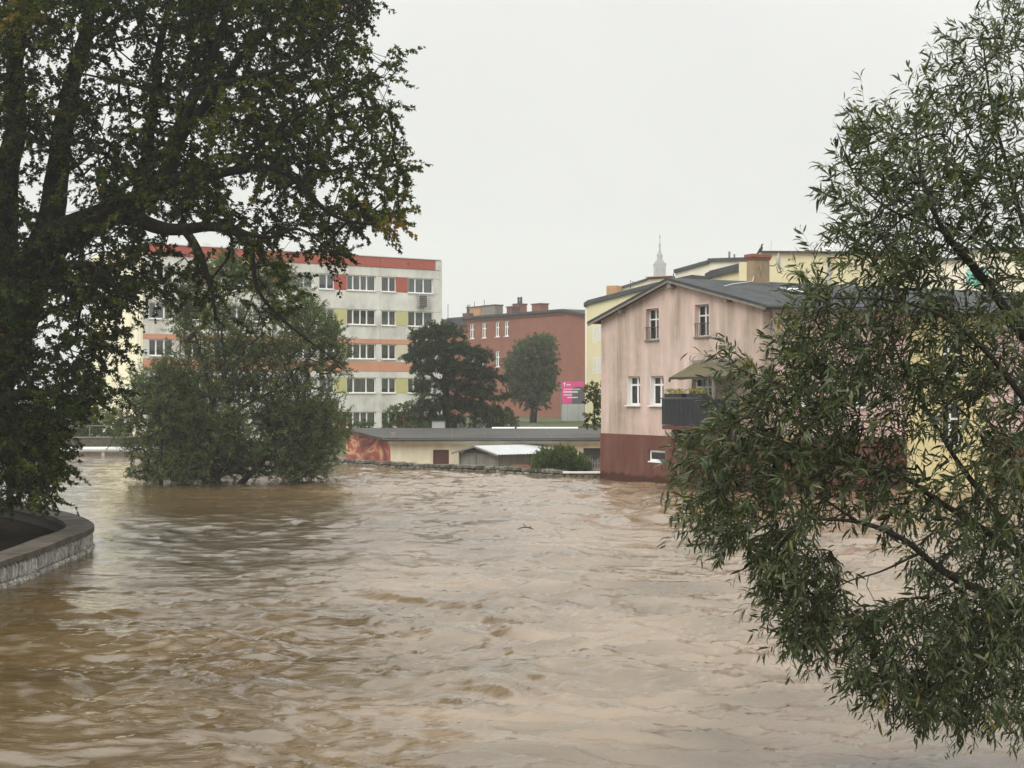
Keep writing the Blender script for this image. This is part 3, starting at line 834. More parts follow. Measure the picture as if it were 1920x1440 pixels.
MB().prism([(-0.4, ze), (pm[0], ze), (pr[0] + 0.3, pr[1] - 0.05), (pr[0] + 0.3, pr[1] + 0.2), (pm[0], ze + 0.28), (-0.4, ze + 0.28)], ident, -0.35, 12.4).build('roof', M['roofgrey'], bk)
MB().prism([(0, ze - 0.35), (pm[0], ze - 0.35), (pm[0], ze - 0.003), (0, ze - 0.003)], ident, -0.12, -0.002).build('cornice', M['brickdark'], bk)
def chim(px0, px1, py_top, mat, y0=3.0, dep=1.2, pots=0, extra=0.0):
    l_ = loc.deep(px0, py_top, y0); r_ = loc.deep(px1, py_top, y0)
    c = MB().box(l_[0] * 1.0, r_[0], y0, y0 + dep, ze + 0.1, l_[1] + 0.15).build('chimney', M[mat], bk)
    MB().box(l_[0] - 0.08, r_[0] + 0.08, y0 - 0.08, y0 + dep + 0.08, l_[1] + 0.151, l_[1] + 0.28).build('chimney_cap', M['brickdark'], c)
    for k in range(pots):
        a = l_[0] + (k + 0.7) * (r_[0] - l_[0]) / (pots + 0.4)
        MB().lathe([(0.16, l_[1] + 0.281), (0.13, l_[1] + 0.9), (0.2, l_[1] + 1.0), (0.0, l_[1] + 1.15)], 8, a, y0 + dep / 2).build('chimney_pot', M['darkmetal'], c)
chim(875, 899, 580, 'ochre', 4.0)
chim(903.5, 928, 577, 'rooftrim', 3.0)
chim(950, 960, 579, 'brickdark', 3.0)
chim(961.5, 973, 574, 'brick', 4.5, 1.2, 2)
chim(997, 1013, 574, 'brick', 3.0)
for px_, pt in ((840, 575), (881, 575), (889.5, 570), (908, 566)):
    l_ = loc.deep(px_, pt, 6)
    MB().tube([(l_[0], 6, ze + 0.2), (l_[0], 6, l_[1] + 0.3)], 0.04, 5).build('aerial_pole', M['darkmetal'], bk)

# lower annex at its left
P, rz, loc = frame_of(815, 184, 880, 182)
an = empty('brick_annex', P, rz)
tag(an, 'low dark-roofed brick annex between the grey block and the red tenement', 'building')
l_ = loc(815, 612); r_ = loc(878, 612)
MB().box(0, r_[0], 0, 8, 0, l_[1]).build('wall', M['brick'], an)
MB().prism([(-0.2, l_[1]), (r_[0], l_[1]), (r_[0] - 1.0, l_[1] + 0.85), (-0.2, l_[1] + 0.85)], ident, -0.3, 8.3).build('roof', M['roofgrey'], an)
c1 = loc(847, 585); c2 = loc(861, 585)
co_ = MB().box(c1[0], c2[0], 3, 4, l_[1] + 0.8, c1[1]).build('chimney', M['brickdark'], an)
MB().lathe([(0.2, c1[1]), (0.16, c1[1] + 0.6), (0.05, c1[1] + 1.1)], 8, (c1[0] + c2[0]) / 2, 3.5).build('chimney_pot', M['darkmetal'], co_)
v1 = loc(850, 605)
MB().lathe([(0.12, l_[1] + 0.86), (0.12, v1[1] + 0.4), (0.25, v1[1] + 0.42), (0.25, v1[1] + 0.6), (0, v1[1] + 0.75)], 10, v1[0], 1.0).build('vent_pipe', M['dish'], an)

# billboard in front of the brick wall
P, rz, loc = frame_of(1050, 150, 1100, 149)
bb = empty('billboard', P, rz)
tag(bb, 'magenta and charcoal billboard above grey sheeting by the brick wall', 'billboard')
q0 = loc(1053, 757); q1 = loc(1096, 715)
MB().box(q0[0], q1[0], 0, 0.18, q0[1], q1[1]).build('frame', M['rooftrim'], bb)
ac_ = q0[0] + 0.45 * (q1[0] - q0[0])
wd, hg = q1[0] - q0[0], q1[1] - q0[1]
MB().box(q0[0] + 0.03, q1[0] - 0.03, -0.02, -0.001, q0[1] + 0.04, q1[1] - 0.03).build('poster', M['magenta'], bb)
MB().prism([(ac_, q0[1] + 0.04), (q1[0] - 0.03, q0[1] + 0.04), (q1[0] - 0.03, q0[1] + 0.74 * hg), (q0[0] + 0.8 * wd, q0[1] + 0.77 * hg), (q0[0] + 0.6 * wd, q0[1] + 0.76 * hg), (ac_, q0[1] + 0.68 * hg)], ident, -0.026, -0.021).build('dark_field', M['signdark'], bb)
em = MB(); em.box(q0[0] + 0.09 * wd, q0[0] + 0.17 * wd, -0.03, -0.022, q0[1] + 0.90 * hg, q0[1] + 0.94 * hg)
em.box(q0[0] + 0.115 * wd, q0[0] + 0.145 * wd, -0.03, -0.022, q0[1] + 0.78 * hg, q0[1] + 0.90 * hg)
em.build('emblem', M['signtext'], bb)
for (f0, f1, g0, g1, sg) in ((0.22, 0.40, 0.82, 0.88, 5), (0.09, 0.82, 0.63, 0.67, 16), (0.09, 0.72, 0.49, 0.57, 11), (0.09, 0.48, 0.37, 0.42, 9), (0.26, 0.72, 0.25, 0.31, 8)):
    for k in range(sg):
        a = q0[0] + wd * (f0 + (f1 - f0) * k / sg); b = q0[0] + wd * (f0 + (f1 - f0) * (k + 0.72) / sg)
        MB().box(a, b, -0.034, -0.0275, q0[1] + g0 * hg, q0[1] + g1 * hg).build('printed_letter', M['signtext'], bb)
for k in range(4):
    a = q0[0] + k * wd / 4
    MB().box(a + 0.01, a + wd / 4 - 0.01, 0.02 * (k % 2), 0.14, -0.1, q0[1] - 0.02).build('hoarding_sheet', M['greyhoard'], bb)
MB().box(q0[0] - 0.14, q0[0] - 0.02, 0, 0.14, 0, q1[1] + 0.15).build('post', M['rooftrim'], bb)


# yellow blocks behind the pink house
def block(name, label, pxl, Zl, pxr, Zr, outline, dep, wallm, roofm='roofgrey', rt=0.25):
    P, rz, loc = frame_of(pxl, Zl, pxr, Zr)
    o = empty(name, P, rz); tag(o, label, 'building')
    pts = [loc(*q) for q in outline]
    poly = [(pts[0][0], 0.0)] + pts + [(pts[-1][0], 0.0)]
    MB().prism(poly, ident, 0, dep).build('wall', M[wallm], o)
    rf = MB()
    for (a, b), (c, d) in zip(pts[:-1], pts[1:]):
        if abs(c - a) < 0.05: continue
        rf.prism([(a - 0.02, b + 0.004), (c + 0.02, d + 0.004), (c + 0.02, d + rt), (a - 0.02, b + rt)], ident, -0.25, dep + 0.25)
    rf.build('roof', M[roofm], o)
    return o, loc


ya, yloc = block('yellow_tenement', 'yellow tenement with sloping dark eave just left of the pink gable', 1098, 139, 1300, 130, [(1098, 576), (1105, 571), (1225, 540), (1300, 524)], 12, 'yelblock', rt=0.4)
for (x0, x1, y0, y1) in ((1112, 1119, 612, 642), (1121, 1128, 610, 639), (1112, 1119, 670, 701), (1121, 1128, 669, 700)):
    a = yloc(x0, y1); b = yloc(x1, y0)
    w = MB().mbox(ident, a[0], b[0], a[1], b[1], -0.02, 0.01).build('window', M['creamblock'], ya)
    MB().mbox(ident, a[0] + 0.06, b[0] - 0.06, a[1] + 0.08, b[1] - 0.06, -0.024, -0.021).build('pane', M['curtain'], w)
a = yloc(1098, 576); b = yloc(1101.5, 576)
MB().mbox(ident, a[0] - 0.02, b[0], 0, a[1] - 0.05, -0.05, -0.003).build('corner_strip', M['creamblock'], ya)
MB().tube([(yloc(1130, 560)[0], 4, 12), (yloc(1130, 560)[0], 4, EYE + 222 / F * 139)], 0.035, 5).build('aerial_pole', M['darkmetal'], ya)
MB().box(0.0, yloc(1160, 555)[0], 6, 12.2, 9, EYE + 189 / F * 145).build('stair_head', M['creamblock'], ya)
yb, ybl = block('cream_tenement', 'cream stepped tenement rising behind the pink roof peak', 1160, 150, 1300, 146, [(1164, 552), (1166, 541), (1213, 526), (1216, 524), (1275, 522)], 10, 'creamblock', rt=0.2)
a = ybl(1149, 554); b = ybl(1168, 537)
MB().box(a[0], b[0], -1.5, -0.3, a[1] - 1.5, b[1]).build('chimney', M['ochre'], yb)
a = ybl(1214, 524); b = ybl(1262, 517.5)
MB().box(a[0], b[0], -0.6, 1.2, a[1] + 0.2, b[1]).build('chimney', M['ochre'], yb)
for px_, pt in ((1183, 527), (1259, 512)):
    a = ybl(px_, pt)
    MB().tube([(a[0], 0.5, a[1] - 1.0), (a[0], 0.5, a[1])], 0.06, 5).build('vent_pipe', M['darkmetal'], yb)
yc, ycl = block('cream_penthouse_block', 'cream block with slanting dark roof edge left of the roof chimney', 1262, 135, 1400, 130, [(1266, 512), (1312, 499), (1329, 494.5), (1330, 491), (1400, 489)], 10, 'creamblock', rt=0.3)
for px_, pt, r_ in ((1334, 467, 0.10), (1343.5, 472, 0.09), (1348, 480, 0.06), (1377, 476, 0.09), (1325, 487, 0.06), (1354, 485, 0.12), (1359, 486, 0.12)):
    a = ycl(px_, pt)
    MB().tube([(a[0], 3, ycl(1340, 491)[1]), (a[0], 3, a[1])], r_, 6).build('vent_pipe', M['rooftrim'], yc)
yd2, ydl2 = block('yellow_wing', 'yellow wing with slanting grey roof beside the roof chimney', 1300, 105, 1420, 102, [(1325, 527), (1335, 521), (1395, 506), (1420, 500)], 8, 'yelblock', rt=0.5)
yd, ydl = block('yellow_block', 'tall yellow flat-roofed block directly behind the dish and chimney', 1390, 100, 1700, 98, [(1427, 474), (1700, 476)], 12, 'yelblock', rt=0.12)
a = ydl(1385, 482); b = ydl(1428, 500)
MB().box(a[0], b[0], 0.5, 4, 5, a[1] - 0.3).build('stair_head', M['yelblock'], yd)
for x0, x1, yt in ((1509, 1534, 463.5), (1553, 1573, 466.5)):
    a = ydl(x0, yt); b = ydl(x1, yt)
    MB().box(a[0], b[0], 2, 3.2, ydl(1500, 475)[1], a[1]).build('chimney', M['ybrick'], yd)
a = ydl(1551, 525); b = ydl(1557, 486)
MB().box(a[0], b[0], -0.14, -0.003, a[1] - 1, b[1]).build('downpipe', M['greyhoard'], yd)
MB().box(a[0] - 0.06, b[0] + 0.06, -0.2, -0.002, b[1] + 0.003, b[1] + 0.12).build('rain_head', M['greyhoard'], yd)
a = ydl(1444.5, 449)
MB().tube([(a[0], 1, ydl(1444, 474)[1]), (a[0] + 0.06, 1, a[1])], 0.025, 5).build('aerial_pole', M['paleblue'], yd)
a = ydl(1541, 457)
MB().tube([(a[0], 2.5, ydl(1541, 475)[1]), (a[0], 2.5, a[1])], 0.06, 5).build('aerial_pole', M['darkmetal'], yd)
ds = MB().lathe([(0.02, 0), (0.25, 0.04), (0.42, 0.13)], 16).build('dish', M['dish'], yd, smooth=True)
ds.location = (ydl(1552, 458)[0], 1.0, ydl(1552, 459)[1]); ds.rotation_euler = (R(60), 0, 0)
ye, yel = block('pale_block', 'pale block with turquoise netting seen through the right willow', 1640, 118, 1960, 112, [(1640, 492), (1810, 488), (1812, 470), (1960, 468)], 12, 'creamblock', rt=0.2)
a = yel(1813, 535); b = yel(1852, 503)
MB().box(a[0], b[0], -0.1, -0.003, a[1], b[1]).build('turquoise_panel', M['greenpanel'], ye)

# far church spire
sp = empty('church_tower', at(1237, 745, 1100), 0)
sp.location.z = 3.0
tag(sp, 'slender tower with a tiered spire almost lost in the mist', 'tower')
k = 1100 / F
zz = lambda py: EYE + (HY - py) * k - 3.0
w = 10.5 * k
MB().box(-w, w, -w, w, 0, zz(497)).build('shaft', M['stonespire'], sp)
MB().box(-w - 0.5, w + 0.5, -w - 0.5, w + 0.5, zz(497), zz(494.5)).build('cornice', M['stonespire'], sp)
MB().lathe([(9.8 * k, zz(494.5)), (8.6 * k, zz(490)), (6.0 * k, zz(488)), (5.2 * k, zz(486)), (5.2 * k, zz(480)), (6.6 * k, zz(479)), (4.2 * k, zz(476)), (2.6 * k, zz(473)), (1.9 * k, zz(468)), (1.6 * k, zz(463)), (2.6 * k, zz(461)), (2.2 * k, zz(458)), (0.8 * k, zz(455)), (0.6 * k, zz(447)), (1.6 * k, zz(445)), (1.4 * k, zz(442)), (0.15 * k, zz(440)), (0.1, zz(437))], 12).build('spire', M['stonespire'], sp)
for sx in (-0.5, 0.5):
    MB().box(sx * w - 1.0, sx * w + 1.0, -w - 0.2, -w - 0.05, zz(512), zz(503)).build('belfry_opening', M['darkmetal'], sp)

# ------------------------------------------------------------------ low garage with mural, shed, walls
gr = empty('garage', (-6.9, 84, 0), 0)
tag(gr, 'long low cream garage with dark felt roof and painted end wall', 'garage')
A = (0, 0); B_ = (-3.55, 9.2); Cc = (13.2, 9.2); Dd = (13.2, -0.2)
EH, BH = 1.50, 1.86
doors = [(2.42, 3.32, -0.9, 1.02), (10.95, 12.3, -0.9, 1.12)]
wall_poly('front_wall', rect(0, 13.2, -0.9, EH), [rect(*d) for d in doors], ident, M['garage'], gr, 0.25)
dl = math.hypot(3.55, 9.2)
mpl = lambda a, b, d: (-3.55 * a / dl + d * 9.2 / dl, 9.2 * a / dl + d * 3.55 / dl, b)
MB().add([mpl(0.0, -0.9, 0), mpl(dl, -0.9, 0), mpl(dl, BH, 0), mpl(0.0, EH, 0), mpl(0.0, -0.9, 0.25), mpl(dl, -0.9, 0.25), mpl(dl, BH, 0.25), mpl(0, EH, 0.25)],
         [(0, 1, 2, 3), (7, 6, 5, 4), (0, 4, 5, 1), (1, 5, 6, 2), (2, 6, 7, 3), (3, 7, 4, 0)]).build('mural_wall', M['mural'], gr)
MB().box(-3.3, 13.2, 9.0, 9.25, -0.9, BH).build('rear_wall', M['garage'], gr)
rf = MB()
rp = [(-0.35, -0.45, EH + 0.06), (13.4, -0.45, EH + 0.06), (13.4, 9.5, BH + 0.06), (-3.95, 9.5, BH + 0.06)]
rfo = rf.add(rp + [(x, y, z + 0.14) for x, y, z in rp], [(3, 2, 1, 0), (4, 5, 6, 7), (0, 1, 5, 4), (1, 2, 6, 5), (2, 3, 7, 6), (3, 0, 4, 7)]).build('roof', M['felt'], gr)
MB().box(-0.1, 13.2, -0.30, -0.003, EH - 0.12, EH + 0.05).build('cornice', M['garage'], gr)
MB().tube([(-0.4, -0.5, EH + 0.10), (13.4, -0.5, EH + 0.10)], 0.06, 8).build('gutter', M['darkmetal'], gr)
for d in doors:
    dr = MB()
    nb = 6 if d is doors[0] else 8
    wv = (d[1] - d[0]) / nb
    do = MB().box(d[0], d[1], 0.16, 0.2, d[2], d[3]).build('door', M['brickdark'], gr)
    for k in range(nb):
        MB().box(d[0] + k * wv + 0.008, d[0] + (k + 1) * wv - 0.008, 0.135, 0.159, d[2], d[3] - 0.02).build('door_board', M['brickdark'] if nb == 6 else M['darkmetal'], do)
for k in range(8):
    x = -2.2 + k * 1.9
    MB().add([(x, -0.4, EH + 0.212), (x + 0.03, -0.4, EH + 0.212), (x + 0.03 - 0.4, 9.4, BH + 0.215), (x - 0.4, 9.4, BH + 0.215)], [(0, 1, 2, 3)]) .build('felt_lap', M['darkmetal'], rfo)
MB().box(0.0, 0.35, -0.4, 0.0, EH + 0.215, EH + 0.5).build('vent_box', M['rooftrim'], gr)
MB().tube([(12.7, 6.5, BH), (12.7, 6.5, BH + 0.55)], 0.05, 6).build('vent_pipe', M['darkmetal'], gr)

wp = empty('white_roof_pipe', at(1003, 803, 93.0), 0)
tag(wp, 'long white pipe lying along the back edge of the garage roof', 'pipe')
MB().tube([(-2.7, 0, 0), (2.7, 0, 0.0)], 0.075, 10).build('pipe', M['white'], wp)
for x in (-2.0, 0.0, 2.0):
    MB().box(x - 0.05, x + 0.05, -0.05, 0.05, -0.35, -0.07).build('support', M['darkmetal'], wp)
MB().box(-1.27, -1.15, -0.1, -0.08, -0.2, 0.35).build('bracket', M['darkmetal'], wp)

ab = empty('air_handling_box', at(822, 800, 96), 0)
tag(ab, 'small grey box unit among the shrubs at the pine trunk foot', 'box')
MB().box(-0.42, 0.42, 0, 0.5, -0.3, 0.35).build('casing', M['greyhoard'], ab, bevel=0.01)
MB().box(-0.46, 0.46, -0.04, 0.54, 0.35, 0.40).build('lid', M['darkmetal'], ab)

# shed with pale corrugated roof in front of the garage
P, rz, loc = frame_of(863, 83.0, 935, 80.2)
sh = empty('plank_shed', P, rz)
tag(sh, 'grey plank shed with pale corrugated roof before the garage door', 'shed')
e0 = loc(863, 845)[1]; u1 = loc(935, 847)[0]
SL = 4.2                                     # length going back-right
# local: x along gable, y along length
npk = 12
for k in range(npk):
    a = k * u1 / npk
    MB().box(a + 0.006, a + u1 / npk - 0.006, 0, 0.03, -0.9, e0 - 0.1).build('plank', M['greywood'], sh)
nl = 22
for k in range(nl):
    y = k * SL / nl
    if 9 <= k <= 11: continue
    MB().box(u1 - 0.03, u1, y + 0.006, y + SL / nl - 0.006, -0.9, e0 - 0.14).build('plank', M['greywood'], sh)
MB().box(u1 - 0.08, u1 - 0.06, 9 * SL / nl, 12 * SL / nl, -0.9, e0 - 0.2).build('door', M['rooftrim'], sh)
for (x, y) in ((0, 0), (u1 * 0.42, 0), (u1, 0), (u1, 9 * SL / nl), (u1, 12 * SL / nl), (u1, SL)):
    MB().box(x - 0.045, x + 0.045, y - 0.07, y + 0.02, -0.9, e0 - 0.02).build('post', M['greywood'] if y == 0 else M['rooftrim'], sh)
MB().box(0, 0.03, 0.03, SL, -0.9, e0 - 0.1).build('rear_wall', M['greywood'], sh)
ap = loc(893, 833)
rx = u1 * 0.5
az_ = e0 + 0.33
for (x0, z0, x1, z1) in ((-0.35, e0 - 0.10, rx, az_), (rx, az_, u1 + 0.4, e0 - 0.10)):
    vs, fs = [], []
    n = 66
    for i in range(n + 1):
        y = -0.35 + (SL + 0.6) * i / n
        b = 0.022 * math.sin(i * math.pi / 1.5)
        vs += [(x0, y, z0 + b), (x1, y, z1 + b)]
    for i in range(n):
        fs.append((2 * i, 2 * i + 1, 2 * i + 3, 2 * i + 2))
    nv = len(vs)
    vs += [(x, y, z - 0.01) for x, y, z in vs]
    fs += [tuple(q + nv for q in f[::-1]) for f in fs]
    MB().add(vs, fs).build('roof_sheet', M['tin'], sh)
    MB().add([(x0, -0.37, z0 - 0.10), (x1, -0.37, z1 - 0.10), (x1, -0.37, z1 - 0.015), (x0, -0.37, z0 - 0.015), (x0, -0.33, z0 - 0.10), (x1, -0.33, z1 - 0.10), (x1, -0.33, z1 - 0.015), (x0, -0.33, z0 - 0.015)],
             [(0, 1, 2, 3), (7, 6, 5, 4), (0, 4, 5, 1), (1, 5, 6, 2), (2, 6, 7, 3), (3, 7, 4, 0)]).build('barge_board', M['rooftrim'], sh)
MB().prism([(0.1, e0 - 0.1), (u1 - 0.1, e0 - 0.1), (rx, az_ - 0.06)], ident, 0.05, 0.09).build('gable_infill', M['darkmetal'], sh)

# orange-brown boards stacked by the shed
bd = empty('board_stack', at(985, 873, 77.8), R(-25))
tag(bd, 'stack of brown boards leaning beside the plank shed and bush', 'boards')
for k in range(4):
    MB().box(-0.8, 0.7, -0.05 - 0.02 * (k % 2), 0.05, -0.9 + 0.9 * 0 + k * 0.16 + 0.3, -0.9 + k * 0.16 + 0.45).build('board', M['terracotta'], bd)

# mossy stone flood wall along the bank
fw = empty('stone_flood_wall', ground_at(812, 884), 0)
tag(fw, 'low mossy stone flood wall along the far bank before the garage', 'wall')
base = [ground_at(598, 868), ground_at(640, 873), ground_at(727, 879), ground_at(800, 883), ground_at(870, 886), ground_at(940, 889), ground_at(1000, 893), ground_at(1062, 898)]
fo = fw.location.copy()
def poly_sample(pts, step, jit, rng):
    out = []
    seg = [(pts[i], pts[i + 1]) for i in range(len(pts) - 1)]
    for a, b in seg:
        L_ = (b - a).length; t = 0.0
        while t < L_ - 0.05:
            w_ = min(step * rng.uniform(1 - jit, 1 + jit), L_ - t)
            out.append((a + (b - a) * ((t + w_ / 2) / L_), w_, math.atan2((b - a).y, (b - a).x)))
            t += w_
    return out
rg = random.Random(5)
def rock(w_, d_, h_, rng, mat, name='stone'):
    bm = bmesh.new()
    bmesh.ops.create_cube(bm, size=1.0)
    for v in bm.verts:
        v.co.x *= w_ * rng.uniform(0.88, 1.0); v.co.y *= d_ * rng.uniform(0.85, 1.05); v.co.z *= h_ * rng.uniform(0.85, 1.02)
    bmesh.ops.bevel(bm, geom=bm.edges[:], offset=min(w_, h_) * 0.16, segments=1, affect='EDGES', profile=0.6)
    me = bpy.data.meshes.new(name); bm.to_mesh(me); bm.free(); me.materials.append(mat)
    return me
rocks = [rock(1, 1, 1, rg, M['mstone']) for _ in range(8)]
for row in range(2):
    for c, w_, ang in poly_sample(base, 0.40 if row else 0.55, 0.4, rg):
        o = link('stone', rg.choice(rocks), None, fw)
        hh = 0.21 if row else 0.34
        o.location = c - fo + Vector((rg.uniform(-.02, .02), 0.18 + rg.uniform(-.05, .05), 0.30 + rg.uniform(-.03, .03) if row else 0.02))
        o.rotation_euler = (rg.uniform(-.06, .06), rg.uniform(-.05, .05), ang + rg.uniform(-.05, .05))
        o.scale = (w_ * 0.97, 0.42 if row else 0.5, hh * rg.uniform(0.9, 1.2))
core = MB()
for a, b in zip(base[:-1], base[1:]):
    a2, b2 = a - fo, b - fo
    n_ = Vector((-(b2 - a2).y, (b2 - a2).x, 0)).normalized()
    p0, p1 = a2 + n_ * 0.06, b2 + n_ * 0.06
    q0_, q1_ = a2 + n_ * 0.36, b2 + n_ * 0.36
    core.add([(p.x, p.y, z) for z in (-1.2, 0.28) for p in (p0, p1, q1_, q0_)], [(3, 2, 1, 0), (4, 5, 6, 7), (0, 1, 5, 4), (1, 2, 6, 5), (2, 3, 7, 6), (3, 0, 4, 7)])
core.build('wall_core', M['mortar'], fw)

# concrete-capped wall and picket fence beside the pink house
cw = empty('capped_stone_wall', ground_at(1094, 899), 0)
tag(cw, 'short stone wall with pale cap between round bush and pink house', 'wall')
for k in range(6):
    o = link('stone', rg.choice(rocks), None, cw)
    o.location = (-0.75 + k * 0.30, 0.15, 0.06); o.scale = (0.29, 0.3, 0.48); o.rotation_euler = (0, 0, rg.uniform(-.06, .06))
MB().box(-0.98, 0.95, 0.05, 0.3, -1.0, 0.2).build('wall_core', M['mortar'], cw)
MB().box(-1.0, 0.98, -0.06, 0.38, 0.30, 0.37).build('cap', M['sill'], cw)
pf = empty('picket_fence', at(1112, 870, 75.5), 0)
tag(pf, 'weathered grey picket fence against the left side of the pink house', 'fence')
for k in range(8):
    x = -0.48 + k * 0.135
    hh = 0.30 + 0.1 * math.sin(k * 1.1) + (0.06 if k > 4 else 0)
    MB().prism([(x, -0.9), (x + 0.08, -0.9), (x + 0.08, hh - 0.05), (x + 0.04, hh), (x, hh - 0.05)], ident, 0, 0.02).build('picket', M['greywood'], pf)
MB().box(-0.5, 0.6, 0.022, 0.05, 0.0, 0.07).build('rail', M['greywood'], pf)

# white heating pipe crossing the far left water
hp = empty('heating_pipe', at(180, 843, 101), R(1))
tag(hp, 'pale insulated pipe crossing the water left of the flooded willow', 'pipe')
MB().tube([(-9, 0, -0.0), (4.2, 0, 0.0)], 0.19, 16).build('pipe', M['pipe'], hp, smooth=True)
for x in (-6, -2, 2):
    MB().tube([(x - 0.03, 0, 0), (x + 0.03, 0, 0)], 0.205, 16).build('joint_band', M['rooftrim'], hp)
for x in (-6.4, 0.5, 3.6):
    MB().box(x - 0.1, x + 0.1, -0.1, 0.1, -1.9, -0.18).build('support_post', M['greyhoard'], hp)
bw = empty('embankment_wall', at(140, 825, 104), 0)
tag(bw, 'dark embankment wall behind the pale pipe on the far left', 'wall')
MB().box(-18, 11, 0, 0.4, -3, 0.15).build('wall', M['mstone'], bw)
MB().box(-18, 11, -0.05, 0.45, 0.15, 0.22).build('cap', M['rooftrim'], bw)
MB().tube([(-18, 0.2, 1.0), (11, 0.2, 1.0)], 0.03, 6).build('handrail', M['rooftrim'], bw)
for k in range(10):
    MB().tube([(-17 + k * 3, 0.2, 0.22), (-17 + k * 3, 0.2, 1.0)], 0.03, 6).build('rail_post', M['rooftrim'], bw)

# ------------------------------------------------------------------ left river wall
def catmull(pts, n):
    P_ = [2 * pts[0] - pts[1]] + pts + [2 * pts[-1] - pts[-2]]
    out = []
    for i in range(1, len(P_) - 2):
        for k in range(n):
            t = k / n
            p0, p1, p2, p3 = P_[i - 1], P_[i], P_[i + 1], P_[i + 2]
            out.append(0.5 * ((2 * p1) + (p2 - p0) * t + (2 * p0 - 5 * p1 + 4 * p2 - p3) * t * t + (3 * p1 - p0 - 3 * p2 + p3) * t ** 3))
    out.append(pts[-1])
    return out
WT = 0.60
outer = [Vector((-10.2, 14, WT)), Vector((-10.35, 22, WT))] + [ground_at(x, y, WT) for x, y in ((0, 1053), (62, 1034), (125, 1009), (163, 995), (177, 985), (163, 973), (125, 960), (62, 945.5), (0, 938))] + [Vector((-20.5, 52, WT)), Vector((-26, 55, WT))]
oc = catmull(outer, 10)
def offset(curve, d):
    res = []
    for i, p in enumerate(curve):
        t = (curve[min(i + 1, len(curve) - 1)] - curve[max(i - 1, 0)]).normalized()
        res.append(p + Vector((-t.y, t.x, 0)) * d)
    return res
lw = empty('river_wall', (-10.5, 30, 0), 0)
tag(lw, 'curved granite river wall with broad dark coping on the left', 'wall')
wo = lw.location.copy()
ic = offset(oc, 0.72)
def resample(curve, step):
    L_ = [0.0]
    for a, b in zip(curve[:-1], curve[1:]): L_.append(L_[-1] + (b - a).length)
    tot = L_[-1]; n = int(tot / step); res = []; j = 0
    for i in range(n + 1):
        s_ = tot * i / n
        while j < len(L_) - 2 and L_[j + 1] < s_: j += 1
        t = (s_ - L_[j]) / max(1e-6, L_[j + 1] - L_[j])
        res.append(curve[j].lerp(curve[j + 1], t))
    return res
oc = resample(oc, 0.25)
ic = offset(oc, 0.72)
rg2 = random.Random(9)
step = 6
for i in range(0, len(oc) - 1, step):
    j = min(i + step, len(oc) - 1)
    dz = rg2.uniform(-0.008, 0.008)
    vs, fs = [], []
    m = j - i + 1
    for q in range(i, j + 1):
        f = 0.012 if q == i else (-0.012 if q == j else 0)
        t = (oc[min(q + 1, len(oc) - 1)] - oc[max(q - 1, 0)]).normalized() * f
        for pnt, z in ((oc[q], WT + dz), (ic[q], WT + dz), (ic[q], WT - 0.13), (oc[q], WT - 0.13)):
            v = pnt + t - wo
            vs.append((v.x, v.y, z))
    for q in range(m - 1):
        for e in range(4):
            fs.append((q * 4 + e, q * 4 + (e + 1) % 4, q * 4 + 4 + (e + 1) % 4, q * 4 + 4 + e))
    fs += [(0, 1, 2, 3), tuple((m - 1) * 4 + e for e in (3, 2, 1, 0))]
    MB().add(vs, fs).build('coping_stone', M['coping'], lw)
wc, icv = offset(oc, 0.10), offset(oc, 0.62)
vs, fs = [], []
for q in range(len(oc)):
    for pnt, z in ((wc[q], WT - 0.131), (icv[q], WT - 0.131), (icv[q], -1.6), (wc[q], -1.6)):
        v = pnt - wo; vs.append((v.x, v.y, z))
for q in range(len(oc) - 1):
    for e in range(4):
        fs.append((q * 4 + e, q * 4 + (e + 1) % 4, q * 4 + 4 + (e + 1) % 4, q * 4 + 4 + e))
MB().add(vs, fs).build('wall_core', M['mortar'], lw)
gran = [rock(1, 1, 1, rg2, M['stone']) for _ in range(9)]
s_ = resample(oc, 0.05)
k = 0
while k < len(s_) - 10:
    nst = rg2.choice([4, 5, 5, 6, 7, 8])
    a, b = s_[k], s_[min(k + nst, len(s_) - 1)]
    k += nst
    if a.y < 20 or a.x < -19: continue
    mid = (a + b) / 2 - wo
    ang = math.atan2((b - a).y, (b - a).x)
    nrm = Vector((-(b - a).y, (b - a).x, 0)).normalized()
    o = link('stone', rg2.choice(gran), None, lw)
    o.location = mid + nrm * 0.14; o.location.z = 0.27
    o.scale = ((b - a).length * 0.82, 0.20 + rg2.uniform(0, .03), 0.385)
    o.rotation_euler = (0, rg2.uniform(-.02, .02), ang + rg2.uniform(-.04, .04))
    for h2 in range(2):
        o = link('stone', rg2.choice(gran), None, lw)
        f = 0.25 + 0.5 * h2
        o.location = (a.lerp(b, f) - wo) + nrm * (0.12 + rg2.uniform(-.03, .03)); o.location.z = 0.0 + rg2.uniform(-.02, .02)
        o.scale = ((b - a).length * 0.5, 0.26, 0.20)
        o.rotation_euler = (rg2.uniform(-.1, .1), rg2.uniform(-.1, .1), ang + rg2.uniform(-.1, .1))
# soil behind the wall
sp_ = [p for p in offset(oc, 0.5)]
poly = [Vector((p.x, p.y, 0.16)) for p in sp_] + [Vector((-60, 55, 0.16)), Vector((-60, 14, 0.16))]
bank = MB().add([tuple(p) for p in poly] + [(p.x, p.y, -1.5) for p in poly],
                [tuple(range(len(poly)))] + [(i, (i + 1) % len(poly), len(poly) + (i + 1) % len(poly), len(poly) + i) for i in range(len(poly))]).build('left_bank', M['soil'])
tag(bank, kind='structure')
bp = ground_at(146, 968, WT)
bird('black_bird', bp, 0.3, R(160), 'tiny black bird standing on the left river wall coping')

